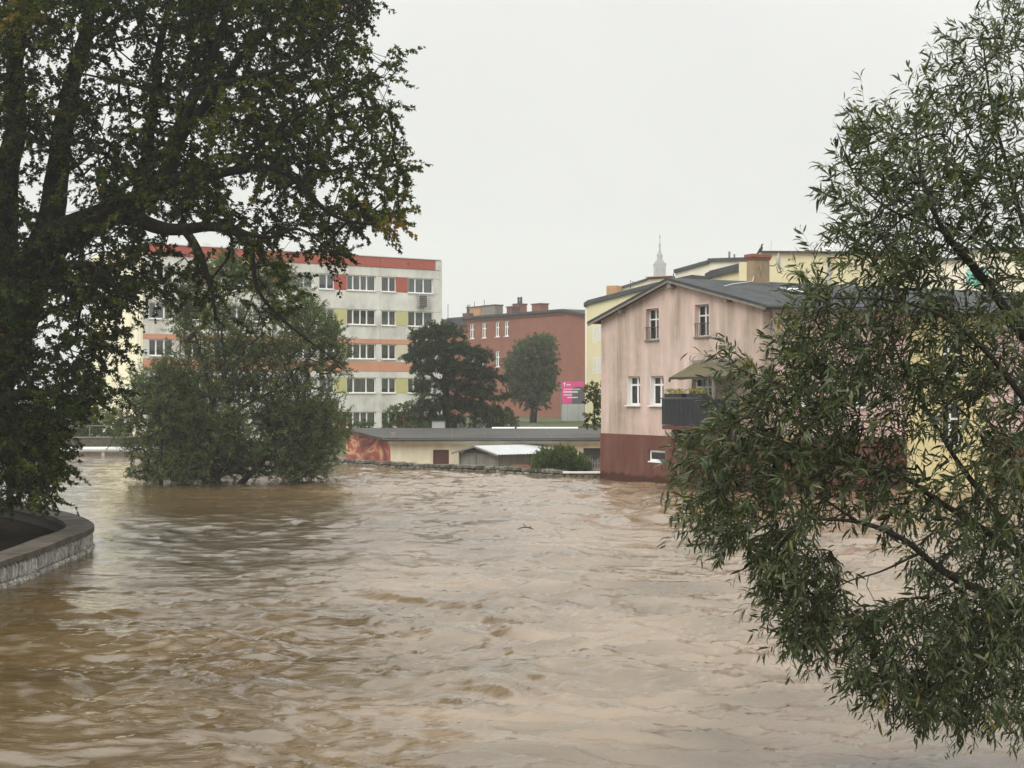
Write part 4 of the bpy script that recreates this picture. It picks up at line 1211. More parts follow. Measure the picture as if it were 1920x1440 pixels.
# driftwood in the current
dw = empty('drift_branch', ground_at(985, 991, 0.06), 0)
dw.scale = (0.6, 0.6, 0.6)
tag(dw, 'small dark branch drifting in the middle of the current', 'branch')
MB().tube([(-0.42, 0, -0.06), (-0.22, 0.04, 0.03), (0.0, 0.02, 0.07), (0.25, 0, 0.03), (0.40, 0, -0.04)], [0.015, 0.025, 0.03, 0.03, 0.02], 6).build('stem', M['bark'], dw)
MB().tube([(0.0, 0.02, 0.11), (-0.1, 0.1, 0.2), (-0.16, 0.15, 0.22)], [0.02, 0.012, 0.004], 5).build('side_twig', M['bark'], dw)
MB().tube([(0.2, 0, 0.08), (0.32, -0.12, 0.12)], [0.02, 0.006], 5).build('side_twig', M['bark'], dw)

# ------------------------------------------------------------------ trees
NR = np.random.default_rng(17)


def inpoly(x, y, poly):
    c = np.zeros(len(x), bool)
    n = len(poly)
    for i in range(n):
        x1, y1 = poly[i]; x2, y2 = poly[(i + 1) % n]
        if y1 == y2: continue
        t = ((y1 > y) != (y2 > y)) & (x < (x2 - x1) * (y - y1) / (y2 - y1) + x1)
        c ^= t
    return c


def crown_points(polys, Zc, dz, thin=(), nfreq=0.5, nthr=-9.0):
    """points through the crown's volume; every region has its own share and depth"""
    out = []
    for poly, n in polys:
        xs = [p[0] for p in poly]; ys = [p[1] for p in poly]
        got = 0; tries = 0
        while got < n and tries < 60:
            tries += 1
            x = NR.uniform(min(xs), max(xs), n); y = NR.uniform(min(ys), max(ys), n)
            ok = inpoly(x, y, poly)
            for hp_, pr_ in thin:
                ok &= ~(inpoly(x, y, hp_) & (NR.random(n) < pr_))
            x, y = x[ok], y[ok]
            z = Zc + dz * np.clip(NR.normal(0, 0.5, len(x)), -1, 1)
            P_ = np.stack([(x - CX) / F * z, z, EYE + (HY - y) / F * z], 1)
            if nthr > -5:
                keep = np.array([mnoise.noise(Vector(p) * nfreq) > nthr for p in P_], bool) if len(P_) else np.zeros(0, bool)
                P_ = P_[keep]
            P_ = P_[:n - got]
            got += len(P_); out.append(P_)
    return np.concatenate(out)


def mesh_np(name, co, sizes, idx, tint=None):
    me = bpy.data.meshes.new(name)
    me.vertices.add(len(co)); me.vertices.foreach_set('co', np.ascontiguousarray(co, dtype=np.float32).ravel())
    me.loops.add(len(idx)); me.loops.foreach_set('vertex_index', np.ascontiguousarray(idx, dtype=np.int32))
    me.polygons.add(len(sizes))
    me.polygons.foreach_set('loop_start', np.concatenate([[0], np.cumsum(sizes)[:-1]]).astype(np.int32))
    me.update(calc_edges=True)
    if tint is not None:
        a = me.attributes.new('tint', 'FLOAT', 'POINT')
        a.data.foreach_set('value', np.ascontiguousarray(tint, dtype=np.float32))
    return me


LEAF = {
    'lance': (np.array([(0, 0, 0), (.33, .5, .05), (.33, -.5, .05), (.7, .36, .02), (.7, -.36, .02), (1, 0, -.20)], float), [(0, 2, 1), (1, 2, 4, 3), (3, 4, 5)]),
    'lobed': (np.array([(0, 0, 0), (.5, -.6, -.05), (.58, -.2, .04), (1, 0, -.08), (.58, .2, .04), (.5, .6, -.05)], float), [(0, 1, 2), (0, 2, 3, 4), (0, 4, 5)]),
    'oval': (np.array([(0, 0, 0), (.5, .5, .06), (1, 0, -.05), (.5, -.5, .06)], float), [(0, 3, 2, 1)]),
}


def unit(v):
    return v / np.maximum(1e-9, np.linalg.norm(v, axis=-1, keepdims=True))


def leaf_mesh(name, kind, pos, d, nrm, ln, wd, tint):
    T, fcs = LEAF[kind]
    side_ = unit(np.cross(nrm, d)); nrm = np.cross(d, side_)
    N_ = len(pos)
    co = pos[:, None, :] + T[None, :, 0, None] * (ln[:, None] * d)[:, None, :] + T[None, :, 1, None] * (wd[:, None] * side_)[:, None, :] + T[None, :, 2, None] * (ln[:, None] * nrm)[:, None, :]
    nv = len(T)
    sizes = np.tile(np.array([len(f) for f in fcs]), N_)
    flat = np.concatenate([np.array(f) for f in fcs])
    idx = (np.arange(N_)[:, None] * nv + flat[None, :]).ravel()
    return mesh_np(name, co.reshape(-1, 3), sizes, idx, np.repeat(tint, nv))


def sticks(name, p0, p1, r0, r1, sides=4):
    d = unit(p1 - p0)
    ref = np.where(np.abs(d[:, 2:3]) > 0.9, np.array([[1.0, 0, 0]]), np.array([[0, 0, 1.0]]))
    u = unit(np.cross(d, ref)); v = np.cross(d, u)
    p1 = p1 + d * (r1[:, None] * 0.4)
    rings = []
    for P_, r in ((p0, r0), (p1, r1)):
        for k in range(sides):
            a = 2 * math.pi * k / sides
            rings.append(P_ + r[:, None] * (math.cos(a) * u + math.sin(a) * v))
    co = np.stack(rings, 1).reshape(-1, 3)
    nv = 2 * sides
    f = np.array([(k, (k + 1) % sides, sides + (k + 1) % sides, sides + k) for k in range(sides)]).ravel()
    idx = (np.arange(len(p0))[:, None] * nv + f[None, :]).ravel()
    return mesh_np(name, co, np.full(len(p0) * sides, 4), idx)


def make_tree(name, label, cat, limbs, pts, leaf, leafm, barkm, twig=0.5, nleaf=10, lsize=0.12, lratio=0.2, bias=(0, 0, 0.3), droop=0.3, spread=0.9,
              tint=(0.4, 0.25), seg=0.5, tip=0.006, single=0, group=None, tfun=None, ln_sd=0.2, biasfun=None, trunk_sides=12, upn=0.6):
    base = Vector(limbs[0][0][:3]) if isinstance(limbs[0][0][0], Vector) else None
    P0 = [at(a, b, c) for a, b, c, _ in limbs[0]]
    root = empty(name, P0[0], 0)
    tag(root, label, cat, group)
    ro = np.array(P0[0])
    nodes, par, frad, ndir = [], [], [], []
    for li, lb in enumerate(limbs):
        cp_ = [at(a, b, c) for a, b, c, _ in lb]
        rs = [q[3] for q in lb]
        n = 6
        cur = catmull(cp_, n)
        rad = []
        for i in range(len(cp_) - 1):
            rad += [rs[i] + (rs[i + 1] - rs[i]) * k_ / n for k_ in range(n)]
        rad.append(rs[-1])
        # slight crookedness
        cur = [p + Vector((mnoise.noise(p * 0.9), mnoise.noise(p * 0.9 + Vector((5, 0, 0))), mnoise.noise(p * 0.9 + Vector((0, 7, 0))))) * min(0.12, rad[i_] * 0.8) for i_, p in enumerate(cur)]
        MB().tube([tuple(p - P0[0]) for p in cur], rad, trunk_sides if li == 0 else 8, wob=0.12).build('trunk' if li == 0 else 'limb', barkm, root, smooth=True)
        for i, p in enumerate(cur):
            nodes.append(np.array(p)); par.append(-2); frad.append(rad[i])
            t = cur[min(i + 1, len(cur) - 1)] - cur[max(i - 1, 0)]
            ndir.append(np.array(t.normalized()))
    nl0 = len(nodes)
    cap_ = nl0 + len(pts) * 14
    NP = np.zeros((cap_, 3)); NP[:nl0] = nodes
    ND = np.zeros((cap_, 3)); ND[:nl0] = ndir
    PR = np.full(cap_, -2); CN = np.zeros(cap_)
    d0 = np.array([np.min(np.sum((NP[:nl0] - p) ** 2, 1)) for p in pts])
    cnt = nl0
    tips, tdir = [], []
    for k in np.argsort(d0):
        A_ = pts[k]
        dd = np.sqrt(np.sum((NP[:cnt] - A_) ** 2, 1))
        j = int(np.argmin(dd)); dist = dd[j]
        if dist < 1e-3: continue
        m = min(12, max(1, int(dist / seg)))
        ctrl = NP[j] + ND[j] * dist * 0.35 + (A_ - NP[j]) * 0.15
        prev = j
        for q in range(1, m + 1):
            t = q / m
            p = (1 - t) ** 2 * NP[j] + 2 * t * (1 - t) * ctrl + t * t * A_
            if q < m: p = p + NR.normal(0, 0.03 * dist / m + 0.004, 3)
            NP[cnt] = p; PR[cnt] = prev; ND[cnt] = unit(p - NP[prev]); prev = cnt; cnt += 1
        tips.append(A_); tdir.append(ND[prev])
        CN[prev] += 1
    for i in range(cnt - 1, nl0 - 1, -1):
        if PR[i] >= nl0: CN[PR[i]] += CN[i]
    e = np.arange(nl0, cnt)
    rr_ = tip * np.maximum(1, CN[:cnt]) ** 0.48
    for i in range(nl0): rr_[i] = frad[i]
    r0 = np.where(PR[e] < nl0, np.minimum(rr_[PR[e]], rr_[e] * 1.3), rr_[PR[e]])
    r0 = np.minimum(r0, rr_[e] * 1.6)
    if len(e):
        o = link('branches', sticks('branches', NP[PR[e]] - ro, NP[e] - ro, r0, rr_[e], 5), barkm, root)
        tag(o, kind='stuff')
    tips = np.array(tips); tdir = np.array(tdir)
    # leafy twigs
    B = np.array(bias)[None, :] if biasfun is None else biasfun(tips)
    td = unit(tdir * 0.8 + B + NR.normal(0, spread * 0.45, tips.shape))
    tl = twig * NR.uniform(0.6, 1.3, len(tips))
    e1 = tips + td * tl[:, None] * 0.5
    d2 = unit(td + np.array([[0, 0, -droop]]))
    e2 = e1 + d2 * tl[:, None] * 0.5
    tr = np.full(len(tips), tip)
    o = link('twigs', sticks('twigs', np.concatenate([tips, e1]) - ro, np.concatenate([e1, e2]) - ro, np.concatenate([tr, tr * 0.75]), np.concatenate([tr * 0.75, tr * 0.3]), 3), barkm, root)
    tag(o, kind='stuff')
    n = nleaf
    t = (np.arange(n)[None, :] + NR.random((len(tips), n))) / n
    first = t < 0.5
    pos = np.where(first[..., None], tips[:, None] + (e1 - tips)[:, None] * (t * 2)[..., None], e1[:, None] + (e2 - e1)[:, None] * (t * 2 - 1)[..., None]).reshape(-1, 3)
    ax = np.where(first[..., None], td[:, None], d2[:, None]).reshape(-1, 3)
    rnv = NR.normal(0, 1, pos.shape)
    perp = unit(rnv - ax * np.sum(rnv * ax, 1, keepdims=True))
    ld = unit(ax * NR.uniform(0.35, 1.0, (len(pos), 1)) + perp * spread + np.array([[0, 0, -droop * 0.5]]))
    nm = unit(np.array([[0, 0, upn]]) + NR.normal(0, 0.5, pos.shape))
    ln = lsize * np.clip(NR.normal(1, ln_sd, len(pos)), 0.45, 1.5)
    ln *= np.where(t.reshape(-1) > 0.88, 0.75, 1.0)
    wd = ln * lratio
    tn = np.repeat(NR.normal(tint[0], tint[1] * 0.6, len(tips)), n) + NR.normal(0, tint[1] * 0.7, len(pos))
    if tfun is not None: tn = tn + np.repeat(tfun(tips), n)
    tn = np.clip(tn, 0, 1)
    mask = np.ones(len(pos), bool)
    if single:
        sx = CX + F * pos[:, 0] / pos[:, 1]; sy = HY - F * (pos[:, 2] - EYE) / pos[:, 1]
        vis = (sx > 0) & (sx < 1920) & (sy > 0) & (sy < 1440)
        score = np.where(vis, ln / pos[:, 1], 0)
        pick = np.argsort(-score)[:single]
        mask[pick] = False
        T, fcs = LEAF[leaf]
        side_ = unit(np.cross(nm, ld)); nz = np.cross(ld, side_)
        mes = []
        for lev in range(5):
            co = T.copy(); co[:, 1] *= lratio
            me = mesh_np('leaf', co, np.array([len(f) for f in fcs]), np.concatenate([np.array(f) for f in fcs]), np.full(len(T), (lev + 0.5) / 5))
            me.materials.append(leafm); mes.append(me)
        for i in pick:
            o = bpy.data.objects.new('leaf', mes[min(4, int(tn[i] * 5))]); C.objects.link(o); o.parent = root
            mt = Matrix.Identity(4)
            for c_, vv in enumerate((ld[i], side_[i], nz[i])):
                for r_ in range(3): mt[r_][c_] = vv[r_] * ln[i]
            for r_ in range(3): mt[r_][3] = pos[i][r_] - ro[r_]
            o.matrix_basis = mt
    o = link('crown', leaf_mesh('crown', leaf, pos[mask] - ro, ld[mask], nm[mask], ln[mask], wd[mask], tn[mask]), leafm, root)
    tag(o, kind='stuff')
    return root


# big maple overhanging from the left bank
ZM = 40
mp_limbs = [
    [(-75, 985, ZM, .85), (-60, 900, ZM, .76), (-45, 790, ZM, .72), (-5, 660, ZM, .68), (50, 545, ZM, .60), (105, 450, ZM - .5, .48), (175, 412, ZM - 1, .36), (250, 388, ZM - 1.3, .29), (305, 335, ZM - 1.5, .24), (325, 270, ZM - 1.6, .20), (365, 170, ZM - 1.5, .15), (415, 60, ZM - 1, .10), (440, -60, ZM - .8, .06)],
    [(50, 545, ZM, .5), (95, 400, ZM + .8, .36), (115, 280, ZM + 1.2, .30), (140, 140, ZM + 1.3, .24), (165, 20, ZM + 1.5, .18), (180, -100, ZM + 1.5, .15), (170, -350, ZM + 1.5, .10), (150, -650, ZM + 1.5, .04)],
    [(-20, 700, ZM, .5), (-5, 520, ZM + .4, .42), (10, 380, ZM + .6, .36), (25, 240, ZM + 1, .30), (30, 100, ZM + 1, .24), (40, -80, ZM + 1, .20), (-60, -300, ZM + 1, .13), (-150, -600, ZM + 1, .05)],
    [(-45, 790, ZM, .3), (-140, 600, ZM + .5, .24), (-260, 350, ZM + 1, .18), (-380, 60, ZM + 1, .10), (-450, -200, ZM + 1, .05)],
    [(215, 400, ZM - 1.1, .22), (262, 412, ZM - 1.6, .19), (305, 428, ZM - 2, .17), (355, 432, ZM - 2.2, .15), (415, 425, ZM - 2.5, .12), (452, 438, ZM - 2.6, .10), (470, 468, ZM - 2.6, .08), (482, 540, ZM - 2.5, .05), (520, 590, ZM - 2.4, .035), (580, 640, ZM - 2.3, .02), (650, 690, ZM - 2.3, .008)],
    [(350, 432, ZM - 2.2, .12), (372, 470, ZM - 2.4, .10), (385, 510, ZM - 2.5, .08), (398, 550, ZM - 2.6, .05), (405, 600, ZM - 2.6, .03)],
    [(300, 345, ZM - 1.5, .17), (370, 330, ZM - 2.2, .14), (440, 322, ZM - 2.6, .12), (520, 318, ZM - 3, .09), (570, 355, ZM - 3, .07), (620, 400, ZM - 3, .05), (680, 420, ZM - 3, .03), (730, 415, ZM - 3, .015)],
    [(325, 275, ZM - 1.6, .15), (390, 190, ZM - .5, .12), (450, 110, ZM, .10), (510, 40, ZM + .3, .07), (560, -50, ZM + .3, .05)],
    [(250, 388, ZM - 1.3, .2), (275, 290, ZM, .16), (290, 190, ZM + .5, .13), (300, 90, ZM + .8, .10), (330, -60, ZM + 1, .08), (360, -300, ZM + 1, .05), (380, -500, ZM + 1, .02)],
    [(440, 322, ZM - 2.6, .09), (510, 250, ZM - 2.4, .07), (590, 200, ZM - 2.4, .05), (660, 170, ZM - 2.4, .03), (720, 140, ZM - 2.4, .012)],
    [(430, 425, ZM - 2.5, .07), (500, 445, ZM - 3, .05), (560, 430, ZM - 3.2, .035), (620, 470, ZM - 3.2, .02), (655, 485, ZM - 3.2, .01)],
    [(-45, 790, ZM, .25), (20, 745, ZM - 1.5, .16), (90, 735, ZM - 2.2, .10), (150, 715, ZM - 2.5, .05), (200, 690, ZM - 2.6, .02)],
    [(-60, 900, ZM, .2), (0, 850, ZM - 2, .12), (50, 860, ZM - 2.4, .07), (85, 905, ZM - 2.6, .03)],
    [(60, 530, ZM, .22), (130, 500, ZM - 1.8, .13), (190, 510, ZM - 2.4, .08), (230, 560, ZM - 2.6, .03)],
    [(365, 170, ZM - 1.5, .11), (450, 150, ZM - 3, .08), (540, 120, ZM - 3.4, .06), (620, 60, ZM - 3.5, .03), (690, 20, ZM - 3.5, .012)],
]
mp_polys = [
    ([(-60, -60), (400, -60), (420, 120), (400, 330), (300, 400), (210, 470), (-60, 600)], 1550),
    ([(330, -60), (600, -60), (640, 120), (600, 330), (480, 420), (330, 400), (390, 250)], 950),
    ([(570, -60), (712, -60), (690, 40), (652, 60), (690, 90), (745, 105), (742, 150), (690, 170), (735, 195), (742, 255), (735, 290), (775, 318), (745, 345), (748, 372), (772, 405), (740, 430), (690, 425), (640, 440), (560, 420), (560, 330), (620, 150)], 420),
    ([(430, 390), (600, 410), (660, 470), (620, 495), (560, 455), (470, 470), (420, 450)], 90),
    ([(-60, 560), (120, 500), (230, 500), (250, 545), (205, 600), (240, 645), (200, 690), (170, 740), (235, 715), (190, 770), (130, 770), (110, 850), (122, 880), (95, 935), (-60, 955)], 1150),
    ([(230, 420), (300, 440), (340, 520), (300, 590), (235, 560), (200, 500)], 90),
    ([(330, 470), (420, 490), (480, 470), (560, 510), (555, 570), (480, 640), (400, 590), (330, 560)], 62),
    ([(-60, -60), (75, -60), (85, 60), (60, 110), (-60, 90)], 60),
    ([(-620, -820), (380, -820), (600, -480), (690, -60), (-620, -60)], 1000),      # the crown goes on above and left of the view
    ([(-700, -60), (-60, -60), (-60, 880), (-560, 760)], 620),
]
mp_thin = [([(30, 280), (110, 290), (100, 400), (40, 400)], .75), ([(185, 200), (240, 210), (235, 270), (185, 270)], .8), ([(290, 60), (350, 50), (345, 110), (290, 110)], .6), ([(560, 340), (620, 330), (660, 400), (600, 390)], .85), ([(250, 395), (330, 400), (330, 425), (260, 425)], .7), ([(70, 640), (110, 650), (100, 700), (70, 690)], .5)]
mpts = crown_points(mp_polys, ZM - 0.6, 3.6, mp_thin, 0.6, -0.12)
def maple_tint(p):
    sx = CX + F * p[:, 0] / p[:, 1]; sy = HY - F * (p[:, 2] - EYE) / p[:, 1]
    r = np.array([0.28 * mnoise.noise(Vector(q) * 0.8) for q in p])  # lit clumps and dark interior painted into the tint by noise
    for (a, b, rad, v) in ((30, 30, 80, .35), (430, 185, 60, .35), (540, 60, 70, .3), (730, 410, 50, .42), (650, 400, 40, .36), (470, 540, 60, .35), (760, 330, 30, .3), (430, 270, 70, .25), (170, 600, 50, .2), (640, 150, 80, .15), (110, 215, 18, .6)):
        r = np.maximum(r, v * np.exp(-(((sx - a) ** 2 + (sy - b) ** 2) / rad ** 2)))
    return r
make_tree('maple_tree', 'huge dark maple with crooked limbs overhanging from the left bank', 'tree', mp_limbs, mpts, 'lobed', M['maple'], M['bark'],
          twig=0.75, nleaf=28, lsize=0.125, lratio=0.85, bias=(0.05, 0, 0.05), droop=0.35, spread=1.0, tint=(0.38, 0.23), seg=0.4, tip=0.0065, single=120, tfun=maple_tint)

# willow in the right foreground
ZW = 15.0
wl_limbs = [
    [(2090, 1480, 15.6, .17), (2060, 1350, 15.5, .16), (2030, 1200, 15.4, .14), (2010, 1040, 15.3, .12), (1990, 850, 15.2, .10), (1950, 690, 15.1, .075), (1890, 585, 15.0, .05), (1830, 505, 14.9, .042), (1770, 435, 14.8, .032), (1730, 340, 14.8, .02), (1715, 220, 14.8, .01)],
    [(2030, 1200, 15.4, .09), (1930, 1150, 15, .052), (1840, 1110, 14.8, .044), (1760, 1068, 14.6, .036), (1690, 1010, 14.4, .028), (1610, 978, 14.3, .020), (1520, 972, 14.2, .012), (1450, 960, 14.1, .006)],
    [(2015, 1080, 15.3, .08), (1920, 1045, 15.1, .045), (1840, 990, 15, .036), (1760, 940, 14.9, .028), (1690, 890, 14.8, .020), (1600, 850, 14.7, .014), (1520, 800, 14.6, .008)],
    [(2010, 1040, 15.3, .07), (1930, 1035, 15.6, .042), (1860, 945, 15.7, .034), (1800, 870, 15.8, .026), (1740, 770, 15.8, .018), (1690, 680, 15.8, .013), (1660, 600, 15.8, .009)],
    [(2050, 1300, 15.5, .06), (1930, 1200, 15, .026), (1850, 1235, 14.8, .02), (1760, 1262, 14.6, .014), (1660, 1270, 14.4, .009), (1560, 1240, 14.3, .005)],
    [(2060, 1350, 15.5, .06), (1930, 1270, 15.2, .022), (1870, 1300, 15, .014), (1780, 1330, 14.9, .009), (1680, 1345, 14.8, .005)],
    [(1990, 850, 15.2, .06), (1930, 760, 14.6, .034), (1850, 660, 14.4, .026), (1760, 590, 14.3, .018), (1650, 560, 14.2, .012), (1540, 560, 14.1, .006)],
    [(1950, 690, 15.1, .05), (1940, 520, 15.4, .034), (1900, 350, 15.5, .024), (1860, 200, 15.5, .015), (1840, 60, 15.5, .008)],
    [(1770, 435, 14.8, .022), (1680, 400, 14.6, .014), (1610, 340, 14.5, .009), (1570, 250, 14.4, .005)],
    [(1600, 850, 14.7, .012), (1480, 830, 14.4, .009), (1380, 800, 14.3, .006), (1290, 820, 14.2, .004)],
    [(1720, 1040, 14.5, .014), (1650, 1072, 14.2, .009), (1590, 1090, 14.1, .007), (1540, 1125, 14, .005), (1490, 1180, 13.9, .003)],
    [(1610, 978, 14.3, .014), (1480, 900, 14, .010), (1380, 900, 13.9, .007), (1290, 940, 13.8, .004)],
]
wl_polys = [
    ([(1930, -60), (1865, -20), (1835, 40), (1760, 60), (1740, 110), (1705, 150), (1700, 215), (1640, 260), (1690, 330), (1800, 330), (1930, 300)], 230),
    ([(1700, 215), (1640, 200), (1580, 195), (1572, 250), (1545, 320), (1545, 375), (1570, 400), (1555, 445), (1610, 480), (1700, 470), (1930, 480), (1930, 300), (1800, 330)], 380),
    ([(1610, 480), (1570, 520), (1505, 515), (1510, 560), (1450, 610), (1440, 640), (1460, 700), (1600, 700), (1930, 720), (1930, 480)], 500),
    ([(1460, 700), (1400, 700), (1345, 665), (1322, 690), (1390, 720), (1345, 760), (1262, 805), (1255, 850), (1275, 890), (1250, 945), (1290, 985), (1320, 1010), (1420, 1050), (1500, 1000), (1560, 930), (1560, 800), (1600, 700)], 580),
    ([(1560, 700), (1930, 700), (1930, 1010), (1800, 1010), (1640, 960), (1540, 950)], 480),
    ([(1400, 1040), (1530, 1030), (1560, 1100), (1540, 1180), (1500, 1230), (1450, 1190), (1415, 1110)], 200),
    ([(1520, 1160), (1660, 1130), (1930, 1100), (1930, 1350), (1700, 1350), (1630, 1320), (1570, 1260)], 640),
    ([(1640, 1000), (1930, 1010), (1930, 1120), (1700, 1110)], 90),
    ([(1480, 490), (1520, 480), (1540, 540), (1500, 560)], 14),
]
wl_thin = [([(1535, 965), (1660, 955), (1740, 1040), (1690, 1130), (1600, 1120), (1550, 1060)], .42), ([(1690, 235), (1760, 230), (1760, 300), (1690, 300)], .6), ([(1690, 760), (1790, 800), (1860, 930), (1760, 930), (1700, 850)], .45), ([(1740, 480), (1900, 490), (1890, 560), (1760, 550)], .5), ([(1560, 1190), (1650, 1180), (1620, 1260), (1560, 1230)], .5)]
wpts = crown_points(wl_polys, ZW, 1.3, wl_thin, 1.6, -0.25)
wpts[:, 0] += 0.14                       # the leafy shoots reach out beyond their joints
wpts[:, 2] -= np.interp(wpts[:, 2], [2.0, 4.5, 6.5], [-0.05, 0.02, 0.12])
def wbias(p):
    sy = HY - F * (p[:, 2] - EYE) / p[:, 1]
    b = np.zeros((len(p), 3)); b[:, 0] = -0.45
    b[:, 2] = np.interp(sy, [0, 450, 800, 1000, 1300], [1.0, 0.55, 0.0, -0.45, -0.8])
    return b
make_tree('willow_tree', 'narrow-leaved willow filling the right foreground over the water', 'tree', wl_limbs, wpts, 'lance', M['willow'], M['willowbark'],
          twig=0.36, nleaf=13, lsize=0.125, lratio=0.18, droop=0.3, spread=0.75, tint=(0.45, 0.28), seg=0.12, tip=0.0022, single=300, biasfun=wbias, ln_sd=0.32, trunk_sides=14)

# flooded willow bush in mid river
ZB = 69
mb_limbs = [
    [(405, 925, ZB, .24), (400, 850, ZB, .21), (398, 770, ZB, .18), (400, 740, ZB, .16), (425, 690, ZB, .11), (450, 620, ZB, .07), (480, 540, ZB, .03)],
    [(398, 765, ZB, .12), (385, 700, ZB - .5, .09), (370, 640, ZB - .8, .06), (350, 570, ZB - 1, .03)],
    [(425, 690, ZB, .08), (415, 620, ZB + .5, .05), (430, 540, ZB + .6, .03), (440, 500, ZB + .6, .015)],
    [(440, 915, ZB - .3, .16), (480, 880, ZB - 1, .12), (520, 840, ZB - 1.4, .07), (580, 800, ZB - 1.5, .03)],
    [(300, 922, ZB - 1.2, .12), (302, 870, ZB - 1.4, .09), (300, 800, ZB - 1.6, .06), (280, 730, ZB - 1.8, .03)],
    [(395, 910, ZB, .12), (350, 860, ZB - 1, .09), (310, 790, ZB - 1.2, .05)],
    [(400, 800, ZB, .12), (460, 760, ZB + 1, .08), (530, 720, ZB + 1.6, .05), (590, 660, ZB + 1.6, .02)],
]
mb_polys = [
    ([(320, 560), (345, 515), (395, 500), (425, 478), (470, 505), (520, 498), (575, 560), (600, 590), (632, 620), (600, 700), (630, 760), (600, 830), (400, 850), (280, 800), (300, 700), (330, 620)], 2600),
    ([(225, 760), (250, 705), (320, 690), (400, 760), (400, 890), (330, 905), (280, 900), (250, 860), (215, 815)], 1050),
    ([(400, 780), (600, 760), (612, 830), (600, 890), (560, 890), (490, 860), (440, 890), (400, 900)], 950),
    ([(580, 560), (640, 620), (645, 700), (600, 720)], 130),
    ([(600, 740), (650, 770), (650, 800), (620, 850), (600, 830)], 110),
    ([(240, 870), (300, 880), (300, 912), (250, 905)], 34),
    ([(500, 870), (615, 860), (610, 896), (520, 896)], 130),
    ([(270, 860), (500, 860), (500, 898), (290, 900)], 170),
]
bpts = crown_points(mb_polys, ZB, 3.2, [([(560, 640), (640, 640), (640, 720), (590, 720)], .5), ([(300, 600), (350, 620), (330, 700), (290, 690)], .5)], 0.55, -0.12)
make_tree('flooded_willow', 'bushy grey-green willow standing in mid river before the grey block', 'tree', mb_limbs, bpts, 'oval', M['midwillow'], M['willowbark'],
          twig=0.75, nleaf=30, lsize=0.15, lratio=0.30, bias=(0, 0, 0.35), droop=0.2, spread=0.75, tint=(0.5, 0.25), seg=0.5, tip=0.010)

# pine behind the garage
ZP = 101
pn_limbs = [
    [(837, 812, ZP, .26), (837, 760, ZP, .23), (836, 700, ZP, .19), (834, 650, ZP, .12), (838, 618, ZP, .05)],
    [(836, 720, ZP, .10), (790, 690, ZP - 1, .07), (770, 660, ZP - 1, .03)],
    [(836, 700, ZP, .10), (890, 690, ZP - 1, .07), (940, 715, ZP - 1.2, .03)],
    [(835, 670, ZP, .10), (880, 655, ZP + 1, .06), (915, 660, ZP + 1, .03)],
    [(836, 745, ZP, .09), (800, 740, ZP - .6, .06), (785, 760, ZP - .6, .03)],
]
pn_polys = [
    ([(775, 625), (815, 610), (845, 612), (875, 645), (915, 660), (920, 680), (870, 690), (780, 690), (758, 668), (772, 655)], 800),
    ([(780, 690), (918, 680), (935, 705), (955, 725), (950, 745), (915, 735), (890, 760), (850, 800), (785, 800), (780, 740)], 800),
    ([(880, 700), (935, 700), (965, 738), (955, 750), (930, 745), (945, 770), (915, 790), (890, 770)], 200),
]
ppts = crown_points(pn_polys, ZP, 3.0, [([(800, 690), (825, 690), (825, 760), (800, 760)], .6)], 0.5, -0.3)
_ax = at(837, 745, ZP).x
_lv = ppts[:, 2] + 0.22 * np.abs(ppts[:, 0] - _ax)
ppts[:, 2] += (np.round(_lv / 1.25) * 1.25 - _lv) * 0.5                # boughs in flat sweeping tiers
make_tree('pine_tree', 'dark spreading conifer behind the garage roof left of the brick wall', 'tree', pn_limbs, ppts, 'oval', M['pine'], M['pinebark'],
          twig=0.5, nleaf=44, lsize=0.19, lratio=0.30, bias=(0, 0, -0.05), droop=0.1, spread=1.0, tint=(0.45, 0.25), seg=0.5, tip=0.005, upn=0.9)

# round-headed street tree before the brick wall
ZC = 140
ct_limbs = [
    [(1000, 812, ZC, .36), (1000, 780, ZC, .34), (1000, 750, ZC, .30), (998, 700, ZC, .18), (1002, 655, ZC, .06)],
    [(1000, 755, ZC, .18), (980, 720, ZC, .10), (970, 680, ZC, .04)],
    [(1000, 755, ZC, .18), (1022, 715, ZC, .10), (1030, 670, ZC, .04)],
]
ct_polys = [([(955, 672), (975, 645), (1000, 632), (1035, 635), (1040, 670), (1044, 700), (1035, 735), (1022, 760), (995, 766), (965, 750), (950, 710), (947, 690)], 760)]
make_tree('street_tree', 'round-headed grey-green street tree before the red brick wall', 'tree', ct_limbs, crown_points(ct_polys, ZC, 2.4), 'oval', M['lime'], M['pinebark'],
          twig=0.7, nleaf=28, lsize=0.22, lratio=0.5, bias=(0, 0, 0.2), droop=0.2, spread=1.0, tint=(0.5, 0.3), seg=0.7, tip=0.015)


def bush(name, label, poly, n, Z, dz, mat, ls, leafs=22, base=None, cat='shrub', group=None, kind='oval', lr=0.4, twig=0.35):
    cx_ = sum(p[0] for p in poly) / len(poly); by = max(p[1] for p in poly); ty = min(p[1] for p in poly)
    s_ = Z / F
    lim = [[(cx_, by, Z, 2.2 * s_), (cx_, by * .6 + ty * .4, Z, 1.5 * s_), (cx_, by * .3 + ty * .7, Z, 0.6 * s_)],
           [(cx_, by - 2, Z, 1.4 * s_), (cx_ * .6 + poly[0][0] * .4, by * .6 + ty * .4, Z, 0.8 * s_)]]
    return make_tree(name, label, cat, lim, crown_points([(poly, n)], Z, dz), kind, mat, M['pinebark'], twig=twig, nleaf=leafs, lsize=ls, lratio=lr,
                     bias=(0, 0, 0.3), droop=0.15, spread=1.0, tint=(0.5, 0.3), seg=0.4, tip=0.006, group=group, trunk_sides=8)


